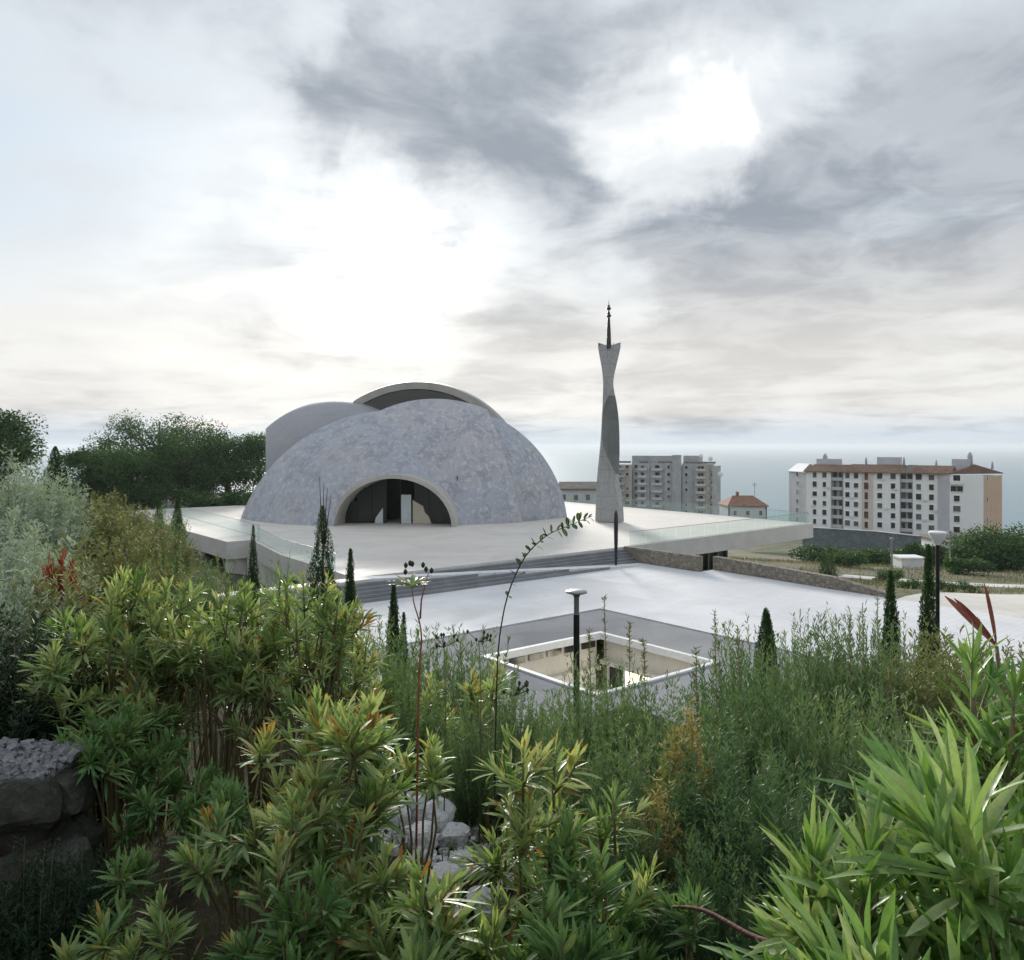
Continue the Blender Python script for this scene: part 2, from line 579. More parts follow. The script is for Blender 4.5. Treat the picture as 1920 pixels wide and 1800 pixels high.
M['dark_glass'] = mat_glass_dark('dark_glass')
M['entrance_glass'] = mat_glass_dark('entrance_glass', (.006, .009, .009), .3)
M['cream'] = mat_noise('cream_render', (.68, .63, .54), (.76, .71, .62), .5, .7, .25, .1, 6)
M['pane'] = mat_glass_dark('window_pane', (.014, .014, .016), .12)
M['pane_brown'] = mat_glass_dark('brown_window_pane', (.09, .035, .02), .2)
M['glass'] = mat_clear('railing_glass', (.93, .97, .96), .90)
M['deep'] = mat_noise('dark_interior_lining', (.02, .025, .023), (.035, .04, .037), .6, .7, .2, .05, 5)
M['pale_panel'] = mat_noise('pale_blue_door_and_light', (.55, .62, .66), (.66, .70, .72), .8, .5, .3, .05, 9)
M['beige'] = mat_noise('beige_light_patch', (.55, .50, .40), (.64, .59, .49), .5, .7, .25, .1, 6)
M['spire'] = mat_noise('dark_bronze', (.035, .032, .030), (.06, .055, .05), 3, .4, .5, .1, 20, metal=.5)

# ------------------------------------------------------------------ terrain
CP = np.array([
    (0, -40, 9), (-40, -30, 10), (40, -30, 8), (0, -6, 7.1), (-6, -4, 7.2), (6, -4, 6.9),
    (0, 0, 6.2), (-2, 0, 6.25), (2, 0, 6.15), (0, 2.5, 5.62), (-2, 3, 5.65), (2, 2.5, 5.5), (-3.2, 4.6, 5.55), (0.2, 4.5, 5.45), (-.45, 4.4, 5.8), (-.4, 6.2, 4.7), (2.5, 5, 4.75), (4.5, 4, 5.3),
    (0, 8, 3.7), (-3, 8, 4.5), (4, 8, 3.9), (8, 8, 4.5), (0, 12, 2.2), (5, 12, 2.4), (10, 12, 3.0), (0, 17, 0.4), (7, 17, 0.9), (13, 17, 1.2), (0, 22, -1.2), (8, 22, -0.8), (16, 24, -0.7),
    (-6, 8, 5.6), (-10, 10, 6.4), (-8, 14, 5.7), (-12, 20, 6.1), (-18, 24, 6.6), (-14.4, 30, 4.3), (-9, 25, 2.6), (-5, 18, 2.6), (-6, 28, .6), (-11, 38, .6), (-7, 36, -1.2),
    (-20, 38, 3.6), (-28, 45, 4.2), (-16, 48, -.8), (-24, 58, -1.6), (-34, 62, 1.6), (-42, 75, 1.2), (-55, 70, 4.8), (-50, 100, .4), (-40, 125, -1.0), (-70, 130, 2), (-80, 90, 6), (-20, 130, -1.5),
    (24, 30, -1.0), (25, 40, -1.25), (30, 45.5, -1.5), (26, 49, -1.5), (22, 54, -1.5), (30, 60, -3.0), (38, 48, -1.7), (52, 51, -2.0), (38, 60, -3.2), (50, 70, -4.2), (45, 90, -6.0), (28, 88, -5), (60, 110, -9.5), (40, 118, -9.8), (30, 30, 0), (40, 40, -1.5), (60, 55, -2.5),
    (20, 115, -8), (0, 140, -8), (90, 130, -10), (60, 160, -15), (40, 200, -18), (100, 200, -18.5), (120, 240, -20), (60, 260, -21), (20, 330, -30), (100, 340, -34), (0, 250, -22), (-100, 200, -4), (-100, 330, -30),
    (150, 100, -6), (150, 30, 2), (0, 500, -70), (200, 500, -70), (-200, 500, -60), (0, 650, -98), (250, 650, -98), (-250, 650, -98), (400, 400, -60), (-400, 400, -40), (400, 100, 0), (-400, 100, 14), (0, 900, -110), (500, 900, -110), (-500, 900, -110),
    (0, 75, -4), (-15, 90, -4), (10, 100, -5), (10, 60, -3), (5, 45, -2.5), (12, 32, -2.2), (5, 34, -2.4),
], dtype=float)


def _tp(d2):
    return np.where(d2 > 1e-9, 0.5 * d2 * np.log(d2 + 1e-12), 0.0)


_S = 30.0
_xy = CP[:, :2] / _S
_n = len(CP)
_K = _tp(((_xy[:, None] - _xy[None]) ** 2).sum(-1)) + np.eye(_n) * 2e-4
_Pm = np.c_[np.ones(_n), _xy]
_A = np.block([[_K, _Pm], [_Pm.T, np.zeros((3, 3))]])
_wt = np.linalg.solve(_A, np.r_[CP[:, 2], 0, 0, 0])

PLAZA = [(22.4, 42.9), (46.2, 42.9), (74.2, 44.0), (76.5, 104), (22.6, 104), (22.6, 65.3), (24.6, 65.3), (22.9, 55)]
COURT = (20.3, 27.0, 20.5, 27.0)     # a0, a1, b0, b1 of the sunken court
TERR_R = [(45.4, 42.9), (45.4, 35.7), (47.0, 35.7), (46.4, 26.2), (46.2, 8.0)]
TERR = [(13.5, 42.9), *TERR_R, (17, 8.0), (9.0, 22), (9.0, 36)]


def inside(a, b, poly):
    ins = np.zeros(a.shape, bool)
    n = len(poly)
    for i in range(n):
        x1, y1 = poly[i]
        x2, y2 = poly[(i + 1) % n]
        c = ((y1 > b) != (y2 > b)) & (a < (x2 - x1) * (b - y1) / (y2 - y1 + 1e-12) + x1)
        ins ^= c
    return ins


def terr_np(x, y):
    x = np.asarray(x, float); y = np.asarray(y, float)
    q = np.stack([x.ravel(), y.ravel()], 1) / _S
    z = np.empty(len(q))
    for i in range(0, len(q), 20000):
        qq = q[i:i + 20000]
        k = _tp(((qq[:, None] - _xy[None]) ** 2).sum(-1))
        z[i:i + 20000] = k @ _wt[:_n] + _wt[_n] + qq @ _wt[_n + 1:]
    z = z.reshape(x.shape)
    a = CA * x + SA * y
    b = -SA * x + CA * y
    z = np.where(inside(a, b, PLAZA), np.minimum(z, -2.0), z)
    # the court and the terrace: the hillside only runs over them at its foot
    z = np.where((a > 15.4) & (a < 46) & (b > 15.4) & (y > 21), np.minimum(z, -1.5), z)
    z = np.where(inside(a, b, TERR) & (y > 23.5), np.minimum(z, -1.5), z)
    incourt = (a > 18.2) & (a < 28.4) & (b > 18.4) & (b < 28.4)
    z = np.where(incourt, np.minimum(z, -5.5), z)
    return z


def T(x, y):
    return float(terr_np(np.array([x]), np.array([y]))[0])


def axis(lo, hi, n, c, k):
    t = np.linspace(math.asinh((lo - c) / k), math.asinh((hi - c) / k), n)
    return c + k * np.sinh(t)


gx = axis(-1200, 1200, 230, 0, 9)
gy = axis(-80, 900, 250, 6, 14)
GX, GY = np.meshgrid(gx, gy)
GZ = terr_np(GX, GY)
rng0 = np.random.default_rng(5)
near = np.exp(-(GX ** 2 + GY ** 2) / 900)
GZ += (rng0.random(GZ.shape) - .5) * (0.03 + .05 * near)
nx_, ny_ = len(gx), len(gy)
idx = np.arange(nx_ * ny_).reshape(ny_, nx_)
FQ = np.stack([idx[:-1, :-1], idx[:-1, 1:], idx[1:, 1:], idx[1:, :-1]], -1).reshape(-1, 4)


def mat_ground():
    m, b, out = new_mat('hillside_ground')
    pos = b.n('ShaderNodeNewGeometry').outputs['Position']
    na = b.noise(pos, .12, 6, .6, .5)
    nb_ = b.noise(pos, 1.3, 7, .65, .3)
    nc = b.noise(pos, 14, 5, .7)
    sp = b.n('ShaderNodeSeparateXYZ')
    b.put(sp.inputs[0], pos)
    far = b.ramp(sp.outputs[1], 20, 42)
    soil = b.mix(b.ramp(nb_, .35, .65), (.02, .017, .011, 1), (.045, .037, .024, 1))
    soil = b.mix(b.ramp(nc, .5, .75, 0, .6), soil, (.085, .074, .052, 1))
    dry = b.mix(b.ramp(na, .38, .62), (.20, .175, .13, 1), (.085, .12, .05, 1))
    dry = b.mix(b.ramp(nb_, .45, .7, 0, .6), dry, (.27, .24, .185, 1))
    right = b.ramp(sp.outputs[0], -2, 14)
    c = b.mix(b.math('MULTIPLY', far, b.ramp(sp.outputs[0], -30, -5, .35, 1)), soil, dry)
    p = principled(b, c, .95, .1, 0, b.math('ADD', nc, nb_), .6, .05)
    b.t.links.new(p.outputs[0], out.inputs[0])
    return m


M['soil'] = mat_ground()
ground = part('ground', np_mesh('ground', np.stack([GX, GY, GZ], -1).reshape(-1, 3), FQ, M['soil'], smooth=True))
set_props(ground, kind='structure')


def mat_sea():
    m, b, out = new_mat('sea_water')
    pos = b.n('ShaderNodeNewGeometry').outputs['Position']
    st = b.n('ShaderNodeMapping')
    b.put(st.inputs['Vector'], pos)
    st.inputs['Scale'].default_value = (.012, .03, 1)
    wv = b.noise(st.outputs[0], 1.0, 8, .65, .4)
    p = principled(b, (.13, .22, .26, 1), .4, .5, 0, wv, .3, 1.5)
    b.t.links.new(p.outputs[0], out.inputs[0])
    return m


sea = part('sea', MB().add([(-60000, 300, -92), (60000, 300, -92), (60000, 60000, -92), (-60000, 60000, -92)], [(0, 1, 2, 3)]).mesh('sea'), mat=mat_sea())
set_props(sea, kind='structure')

# ------------------------------------------------------------------ plaza, terrace, court
wp = lambda poly: [W(a, b) for a, b in poly]
pl = MB().prism(wp(PLAZA), -1.45, 0.0)
plaza = part('plaza', pl.mesh('plaza', [M['slab_edge'], M['plaza']]))
for pg in plaza.data.polygons:
    pg.material_index = 1 if pg.normal.z > .5 else 0
set_props(plaza, kind='structure')

# terrace sheet with the court cut out of it
a0, a1, b0, b1 = COURT
GA0, GA1, GB0, GB1 = 15.6, 31.1, 15.5, 31.1     # outer edge of the slate roof round the court
tb = bmesh.new()
strips = [
    [(9.0, 36), (9.0, 31.1), (GA1, 31.1), (47.0 - .3, 31.1), (47.0, 35.7), (45.4, 35.7), (45.4, 42.9), (13.5, 42.9)],
    [(GA1, 31.1), (GA1, 8.0), (46.2, 8.0), (46.4, 26.2), (46.7, 31.1)],
    [(9.0, 31.1), (9.0, 22), (15.6, 22.0), (15.6, 31.1)],
]
tm = MB()
for s in strips:
    tm.prism(wp(s), -1.4, -1.05)
terrace = part('terrace', tm.mesh('terrace', M['terrace']))
set_props(terrace, kind='structure')

court = thing('courtyard_building', 'sunken square courtyard with slate grey roof border and white edge', 'courtyard', W(23, 23, -1.05))
ci = court.location.copy()


def wl(a, b, z):
    return W(a, b, z) - ci


def wbox(mb, a0_, a1_, b0_, b1_, z0, z1, m=0):
    pts = [wl(a0_, b0_, 0), wl(a1_, b0_, 0), wl(a1_, b1_, 0), wl(a0_, b1_, 0)]
    mb.prism([(p.x, p.y) for p in pts], z0 - ci.z, z1 - ci.z, m)


for (x0, x1, y0, y1) in [(GA0, GA1, b1, GB1), (a1, GA1, 15.5, b1), (GA0, a0, b0 - 1.5, b1), (a0, a1, b0 - 4.4, b0)]:
    mb = MB(); wbox(mb, x0, x1, y0, y1, -1.35, -1.10)
    part('roof_sheet', mb.mesh('roof_sheet', M['slate']), court)
e = .2
for (x0, x1, y0, y1) in [(a0 - e, a1 + e, b1 - .02, b1 + e), (a1 - .02, a1 + e, b0, b1 - .02), (a0 - e, a0 + .02, b0, b1 - .02), (a0 - e, a1 + e, b0 - e, b0)]:
    mb = MB(); wbox(mb, x0, x1, y0, y1, -1.34, -1.03)
    part('white_edge', mb.mesh('white_edge', M['white_edge']), court)
for (la, lb) in [(23.6, 24.0)]:
    ld = bpy.data.lights.new('court_lamp', 'AREA'); ld.energy = 320; ld.size = 2.2; ld.color = (1.0, .9, .72)
    lo = bpy.data.objects.new('court_lamp', ld); COL.objects.link(lo); lo.parent = court
    lo.location = wl(27.9, 23.8, -3.2); lo.rotation_euler = (R(90), 0, ANG + R(90))
# far-left wall: clerestory slots, beige band, pale glazing
mb = MB(); wbox(mb, a0, a1, b1 + .25, b1 + .6, -2.6, -1.36); part('beige_wall', mb.mesh('beige_wall', M['cream']), court)
for k in range(6):
    s0 = a0 + .3 + k * 1.08
    mb = MB(); wbox(mb, s0, s0 + .86, b1 + .19, b1 + .249, -1.72, -1.44)
    part('clerestory_slot', mb.mesh('clerestory_slot', M['pane']), court)
mb = MB(); wbox(mb, a0, a1, b1 - .05, b1 + .5, -2.78, -2.602); part('beige_ledge', mb.mesh('beige_ledge', M['cream']), court)
mb = MB(); wbox(mb, a0, a1, b1 + .3, b1 + .6, -4.6, -2.782); part('pale_wall', mb.mesh('pale_wall', M['white_paint']), court)
# right wall: beige soffit, lit glazing with mullions
mb = MB(); wbox(mb, a1 + .25, a1 + .6, b0, b1, -2.3, -1.36); part('beige_wall', mb.mesh('beige_wall', M['cream']), court)
mb = MB(); wbox(mb, a1 - .05, a1 + .5, b0, b1, -2.48, -2.302); part('beige_ledge', mb.mesh('beige_ledge', M['cream']), court)


def mat_lit():
    m, b, out = new_mat('lit_window')
    n_ = b.noise(b.n('ShaderNodeNewGeometry').outputs['Position'], 1.1, 3, .5)
    em = b.n('ShaderNodeEmission')
    b.put(em.inputs[0], b.mix(b.ramp(n_, .4, .6), (1.0, .86, .55, 1), (1.0, .95, .8, 1)))
    b.put(em.inputs[1], b.ramp(n_, .35, .65, 2.0, 4.5))
    b.t.links.new(em.outputs[0], out.inputs[0])
    return m


M['lit'] = mat_lit()
for k in range(6):
    s0 = b0 + .1 + k * 1.06
    mb = MB(); wbox(mb, a1 + .42, a1 + .5, s0, s0 + .9, -4.4, -2.5)
    part('window_pane', mb.mesh('window_pane', M['lit'] if k != 5 else M['dark_glass']), court)
    mb = MB(); wbox(mb, a1 + .36, a1 + .52, s0 + .9, s0 + 1.06, -4.6, -2.482)
    part('mullion', mb.mesh('mullion', M['white_edge']), court)
mb = MB(); wbox(mb, a0, a1, b0, b1, -3.85, -3.7); part('court_floor', mb.mesh('court_floor', M['white_edge']), court)
mb = MB(); wbox(mb, a0 - .6, a0 - .3, b0, b1, -4.6, -1.36); part('side_wall', mb.mesh('side_wall', M['cream']), court)
mb = MB(); wbox(mb, a0, a1, b0 - .6, b0 - .3, -4.6, -1.36); part('side_wall', mb.mesh('side_wall', M['cream']), court)

# ------------------------------------------------------------------ stairs with the ramp cutting across
stair = thing('staircase', 'low dark stone steps crossed by a pale ramp below the plaza', 'stairs', W(34, 42, -1.05))
ci = stair.location.copy()
RISE, TREAD, NST = .175, .30, 6
AL, AR = 23.0, 45.0


def a_of(z):
    return AL + (AR - AL) * (-z / 1.05)


for i in range(1, NST):
    z = -RISE * i
    mb = MB(); wbox(mb, a_of(z) - .3, 45.35, 42.9 - TREAD * i, 42.9 - TREAD * (i - 1) + (-.002), -1.04, z)
    part('step', mb.mesh('step', M['step']), stair)
for i in range(1, NST):
    z = -RISE * i
    mb = MB(); wbox(mb, 13.5, a_of(z) + .3, 41.9 - TREAD * i, 41.9 - TREAD * (i - 1) - .002, -1.04, z)
    part('step', mb.mesh('step', M['step']), stair)
q = [wl(AL, 42.9 - .004, .006), wl(AL, 41.9, .006), wl(AR, 40.1, -1.035), wl(AR, 41.1, -1.035)]
qb = [p - Vector((0, 0, .22)) for p in q]
part('ramp', MB().add(q + qb, [(0, 1, 2, 3), (7, 6, 5, 4), (0, 4, 5, 1), (1, 5, 6, 2), (2, 6, 7, 3), (3, 7, 4, 0)]).mesh('ramp', M['terrace']), stair)
mb = MB(); wbox(mb, 13.5, AL, 41.9, 42.9, -1.04, -.004)
part('landing', mb.mesh('landing', M['plaza']), stair)

# ------------------------------------------------------------------ stone walls
def mat_masonry(name, c1, c2, mortar, s=3.2):
    m, b, out = new_mat(name)
    pos = b.n('ShaderNodeNewGeometry').outputs['Position']
    wz = b.vmath('ADD', pos, b.vmath('MULTIPLY', b.noise(pos, 2.0, 3, out=1), (.25, .25, .25)))
    vo = b.n('ShaderNodeTexVoronoi', feature='DISTANCE_TO_EDGE')
    b.put(vo.inputs['Vector'], wz); vo.inputs['Scale'].default_value = s
    vc = b.n('ShaderNodeTexVoronoi', feature='F1')
    b.put(vc.inputs['Vector'], wz); vc.inputs['Scale'].default_value = s
    sx = b.n('ShaderNodeSeparateColor'); b.put(sx.inputs[0], vc.outputs['Color'])
    c = b.mix(sx.outputs[0], (*c1, 1), (*c2, 1))
    c = b.mix(b.ramp(vo.outputs[0], .0, .09, .85, 0), c, (*mortar, 1))
    nf = b.noise(pos, 9, 6, .7)
    c = b.mix(b.ramp(nf, .45, .7, 0, .4), c, (c1[0] * .5, c1[1] * .5, c1[2] * .5, 1))
    p = principled(b, c, .9, .15, 0, b.math('ADD', b.ramp(vo.outputs[0], 0, .15), b.math('MULTIPLY', nf, .4)), .7, .06)
    b.t.links.new(p.outputs[0], out.inputs[0])
    return m


M['masonry'] = mat_masonry('brown_stone_masonry', (.24, .21, .165), (.33, .30, .25), (.14, .125, .10))
M['masonry_grey'] = mat_masonry('grey_block_wall', (.16, .185, .20), (.20, .225, .24), (.14, .16, .17), .9)


def wall(name, label, pts, z_tops, z_bot, th, mat, cat='wall', group=None, cap=None):
    """pts: world xy polyline"""
    o = thing(name, label, cat, (pts[0][0], pts[0][1], z_bot), group=group)
    for i in range(len(pts) - 1):
        p, q_ = Vector(pts[i][:2]), Vector(pts[i + 1][:2])
        d = (q_ - p).normalized(); n = Vector((-d.y, d.x)) * th
        o2 = Vector(pts[0][:2])
        A = [p - o2, q_ - o2, q_ + n - o2, p + n - o2]
        zt = [z_tops[i], z_tops[i + 1], z_tops[i + 1], z_tops[i]]
        vs = [(v.x, v.y, 0) for v in A] + [(v.x, v.y, z - z_bot) for v, z in zip(A, zt)]
        part('wall_body', MB().add(vs, [(0, 3, 2, 1), (4, 5, 6, 7), (0, 1, 5, 4), (1, 2, 6, 5), (2, 3, 7, 6), (3, 0, 4, 7)]).mesh('wall_body', mat), o)
        if cap:
            B = [p - o2 - n * .12 / th * 1, q_ - o2 - n * .12 / th, q_ + n * (1 + .12 / th) - o2, p + n * (1 + .12 / th) - o2]
            vs = [(v.x, v.y, z - z_bot + .003) for v, z in zip(B, zt)] + [(v.x, v.y, z - z_bot + .1) for v, z in zip(B, zt)]
            part('coping', MB().add(vs, [(0, 3, 2, 1), (4, 5, 6, 7), (0, 1, 5, 4), (1, 2, 6, 5), (2, 3, 7, 6), (3, 0, 4, 7)]).mesh('coping', cap), o)
    return o


wall('retaining_wall', 'brown rubble stone wall beside the plaza stairs', [W(45.4, 35.71), W(45.4, 42.85)], [.02, .05], -1.6, -.5, M['masonry'])
wall('retaining_wall', 'long brown rubble stone wall edging the pale terrace on the right', [W(46.32, 22.6), W(46.42, 26.2), W(47.02, 35.7)], [-.85, -.3, -.1], -2.2, -.5, M['masonry'])

# wall and glazing under the overhanging slab
under = thing('lower_storey', 'dark glazed storey tucked under the overhanging plaza slab', 'building', W(60, 48, -6))
ci = under.location.copy()
mb = MB(); wbox(mb, 46.2, 64.5, 47.2, 90, -6, -1.455); part('dark_glazing', mb.mesh('dark_glazing', M['dark_glass']), under)
for k in range(13):
    mb = MB(); s0 = 47 + k * 1.42
    wbox(mb, s0, s0 + .16, 47.0, 47.19, -6, -1.456); part('column', mb.mesh('column', M['steel']), under)
# wall under the left edge of the plaza
lw = thing('plaza_base_wall', 'grey wall under the left end of the plaza slab', 'wall', W(24, 70, -4))
ci = lw.location.copy()
mb = MB(); wbox(mb, 24.2, 24.8, 56, 65.2, -4, -1.452); part('wall_body', mb.mesh('wall_body', M['slab_edge']), lw)
mb = MB(); wbox(mb, 22.75, 24.9, 65.6, 66.1, -4, -1.452); part('pier', mb.mesh('pier', M['slab_edge']), lw)
mb = MB(); wbox(mb, 25.2, 25.8, 66.2, 100, -4, -1.453); part('wall_body', mb.mesh('wall_body', M['slab_edge']), lw)
mb = MB(); wbox(mb, 22.7, 23.0, 72, 73, -4, -1.453); part('pier', mb.mesh('pier', M['slab_edge']), lw)

# ------------------------------------------------------------------ glass railings
def railing(name, label, poly, h=1.05, step=1.9):
    o = thing(name, label, 'railing', W(*poly[0]))
    base = o.location.copy()
    me_cache = {}
    for i in range(len(poly) - 1):
        p, q_ = W(*poly[i]), W(*poly[i + 1])
        d = q_ - p
        L = d.length
        n = max(1, round(L / step))
        an = math.atan2(d.y, d.x)
        pw = L / n
        key = round(pw, 4)
        if key not in me_cache:
            me_cache[key] = (MB().box(.03, pw - .03, -.008, .008, .02, h).mesh('glass_panel', M['glass']),
                             MB().box(-.02, pw + .02, -.03, .03, -.0, .045).box(0, pw, -.025, .025, h, h + .035).mesh('rail', M['steel']))
        for k in range(n):
            loc = p + d * (k / n) - base
            part('glass_panel', me_cache[key][0], o, loc=loc, rot=(0, 0, an))
        mb = MB().box(0, L, -.03, .03, .001, .018).mesh('base_rail', M['steel'])
        part('base_rail', mb, o, loc=p - base, rot=(0, 0, an))
        mb = MB().box(0, L, -.022, .022, h + .001, h + .03).mesh('top_rail', M['steel'])
        part('top_rail', mb, o, loc=p - base, rot=(0, 0, an))
    return o


railing('glass_railing', 'long clear glass railing along the right edges of the plaza', [(46.4, 43.2), (73.9, 44.3), (75.3, 80), (76.2, 103.6)])
railing('glass_railing', 'clear glass railing along the left edge of the plaza', [(27.5, 103), (26.5, 80), (25.8, 66.5), (24.9, 64.8), (23.2, 55), (22.7, 46)])

# ------------------------------------------------------------------ the domed mosque
DC = Vector((-11.8, 96, 0))
mosque = thing('domed_mosque', 'grey mottled concrete dome of overlapping shells with a low arched entrance', 'mosque', DC)


def shell(name, C, rad, planes, mat, thick=.5, cutter=None, inner=None, seg=112, rings=56):
    """sphere piece bounded by planes (point, normal): the side the normal points to is cut away"""
    bm = bmesh.new()
    bmesh.ops.create_uvsphere(bm, u_segments=seg, v_segments=rings, radius=rad)
    bmesh.ops.translate(bm, verts=bm.verts, vec=Vector(C))
    for (co, no) in planes + [((0, 0, 0), (0, 0, -1))]:
        bmesh.ops.bisect_plane(bm, geom=bm.verts[:] + bm.edges[:] + bm.faces[:], dist=1e-5, plane_co=Vector(co), plane_no=Vector(no).normalized(), clear_outer=True)
    me = bpy.data.meshes.new(name)
    bm.to_mesh(me); bm.free()
    o = bpy.data.objects.new(name, me)
    COL.objects.link(o)
    md = o.modifiers.new('s', 'SOLIDIFY'); md.thickness = thick; md.offset = -1
    me.materials.append(mat)
    if inner:
        me.materials.append(inner[0]); me.materials.append(inner[1])
        md.material_offset = 1; md.material_offset_rim = 2
    if cutter:
        mb_ = o.modifiers.new('b', 'BOOLEAN'); mb_.operation = 'DIFFERENCE'; mb_.object = cutter; mb_.solver = 'EXACT'
    dg = bpy.context.evaluated_depsgraph_get()
    dg.update()
    me2 = bpy.data.meshes.new_from_object(o.evaluated_get(dg))
    o.modifiers.clear()
    o.data = me2
    me2.polygons.foreach_set('use_smooth', [True] * len(me2.polygons))
    me2.set_sharp_from_angle(angle=R(35))
    me2.transform(Matrix.Translation(-DC))
    o.parent = mosque
    return o


# arch cutter: half-elliptic barrel along the entrance axis
ARC = G(742, 985, 0)
ax_dir = Vector((-.10, -1, 0)).normalized()
sx_dir = Vector((-ax_dir.y, ax_dir.x, 0))
HWA, HTA = 5.75, 4.65
NA = 40


def arch_pts(hw, ht, off, z0=-.4):
    c = ARC + ax_dir * off
    pts = [c + sx_dir * hw + Vector((0, 0, z0))]
    for k in range(NA + 1):
        t = math.pi * k / NA
        pts.append(c + sx_dir * (hw * math.cos(t)) + Vector((0, 0, ht * math.sin(t))))
    pts.append(c - sx_dir * hw + Vector((0, 0, z0)))
    return pts


f_, b_ = arch_pts(HWA, HTA, 4), arch_pts(HWA, HTA, -7)
nn = len(f_)
cut_me = MB().add(f_ + b_, [tuple(range(nn)), tuple(range(2 * nn - 1, nn - 1, -1))] + [(i, nn + i, nn + (i + 1) % nn, (i + 1) % nn) for i in range(nn)])
cut_me = cut_me.mesh('cut')
_bm = bmesh.new(); _bm.from_mesh(cut_me); bmesh.ops.recalc_face_normals(_bm, faces=_bm.faces); _bm.to_mesh(cut_me); _bm.free()
cutter = bpy.data.objects.new('cutter', cut_me)
COL.objects.link(cutter)

shell('left_front_shell', (-13.0, 96, -5.85), 19.86, [((-13.4, 86.6, 0), (-.03, 1, .0)), ((-3.5, 80, 0), (1, .12, 0))], M['dome'], .45, cutter)
shell('right_front_shell', (-8.1, 96.2, -1.55), 17.35, [((-8.1, 86.6, 0), (.03, 1, .0)), ((-20.5, 80, 0), (-1, -.12, 0)), ((1.0, 82, 0), (1, .25, .22))], M['dome_mid'], .5, cutter)
shell('right_shell', (-8.2, 96.6, -1.7), 16.95, [((-6, 87.2, 0), (-.03, 1, 0)), ((-12, 86, 0), (-1, .1, .0))], M['dome_right'], .5, cutter)
LV = Vector((-.308, 1, 0))
shell('left_shell', (-21.4, 99.5, .9), 12.6, [(LV * 95, (-1, -.308, 0)), ((-17, 102, 0), (.3, 1, 0)), ((-15.4, 98, 0), (1, .35, -.1))], M['dome_plain'], .5)
shell('rear_shell', (-11.6, 100.2, 1.75), 14.1, [((-11.6, 96.4, 0), (0, -1, .06))], M['dome_plain'], .85, None, (M['deep'], M['rim']))
bpy.data.objects.remove(cutter)
# dark glazing closing the rear shell under its rim
gl = MB()
ring = []
for k in range(33):
    t = math.pi * k / 32
    ring.append((-11.6 + 12.75 * math.cos(t) - DC.x, 97.6 - DC.y, 1.9 + 12.75 * math.sin(t)))
ring += [(-11.6 - 12.75 - DC.x, 97.6 - DC.y, 0), (-11.6 + 12.75 - DC.x, 97.6 - DC.y, 0)]
gl.add(ring + [(x, y + .15, z) for x, y, z in ring], [tuple(range(len(ring)))[::-1], tuple(range(len(ring), 2 * len(ring)))])
part('clerestory_glazing', gl.mesh('clerestory_glazing', M['dark_glass']), mosque)


def barrel(name, hw0, ht0, th, o1, o2, mat):
    A, B = arch_pts(hw0, ht0, o1, 0), arch_pts(hw0, ht0, o2, 0)
    A2, B2 = arch_pts(hw0 + th, ht0 + th, o1, 0), arch_pts(hw0 + th, ht0 + th, o2, 0)
    n = len(A)
    vs = [p - DC for p in A + B + A2 + B2]
    fs = []
    for i in range(1, n - 2):
        fs += [(i, i + 1, n + i + 1, n + i), (2 * n + i + 1, 2 * n + i, 3 * n + i, 3 * n + i + 1), (i + 1, i, 2 * n + i, 2 * n + i + 1), (n + i, n + i + 1, 3 * n + i + 1, 3 * n + i)]
    return part(name, MB().add(vs, fs).mesh(name, mat, True, 40), mosque)


barrel('arch_rim', HWA - .02, HTA - .02, .40, 1.15, -2.4, M['rim'])
# entrance: dark vestibule with glass front
vest = MB()
for (p0, p1) in [((-5.75, -6.5), (5.75, -6.5))]:
    c0 = ARC + sx_dir * p0[0] + ax_dir * p0[1]; c1 = ARC + sx_dir * p1[0] + ax_dir * p1[1]
    vest.add([c0 - DC, c1 - DC, c1 - DC + Vector((0, 0, 4.75)), c0 - DC + Vector((0, 0, 4.75))], [(0, 1, 2, 3)])
vest.add([ARC + sx_dir * s + ax_dir * o + Vector((0, 0, z)) - DC for s, o, z in [(-5.75, -3.4, 0), (-5.75, -6.5, 0), (-5.75, -6.5, 4.75), (-5.75, -2, 4.75)]], [(0, 1, 2, 3)])
vest.add([ARC + sx_dir * s + ax_dir * o + Vector((0, 0, z)) - DC for s, o, z in [(5.75, -3.4, 0), (5.75, -6.5, 0), (5.75, -6.5, 4.75), (5.75, -2, 4.75)]], [(3, 2, 1, 0)])
vest.add([ARC + sx_dir * s + ax_dir * o + Vector((0, 0, 4.75)) - DC for s, o in [(-5.75, -3.4), (5.75, -3.4), (5.75, -6.5), (-5.75, -6.5)]], [(0, 1, 2, 3)])
part('vestibule', vest.mesh('vestibule', M['deep']), mosque)
an_e = math.atan2(sx_dir.y, sx_dir.x)
for s in (-4.4, -2.9, -1.45, 0.0, 1.45, 2.9, 4.4):
    part('mullion', MB().box(s - .05, s + .05, -.06, .06, 0, 4.6 * math.sqrt(max(.05, 1 - (s / 5.8) ** 2))).mesh('mullion', M['black']), mosque, loc=ARC - ax_dir * 1.9 - DC, rot=(0, 0, an_e))
for (s0, s1, zt) in [(-5.7, -4.45, 2.2), (-4.35, -2.95, 3.6), (-2.85, -1.5, 4.3), (1.5, 2.85, 4.2), (2.95, 4.35, 3.5), (4.45, 5.6, 2.1)]:
    part('glass_pane', MB().box(s0, s1, -.012, .012, .03, zt).mesh('glass_pane', M['entrance_glass']), mosque, loc=ARC - ax_dir * 1.9 - DC, rot=(0, 0, an_e))
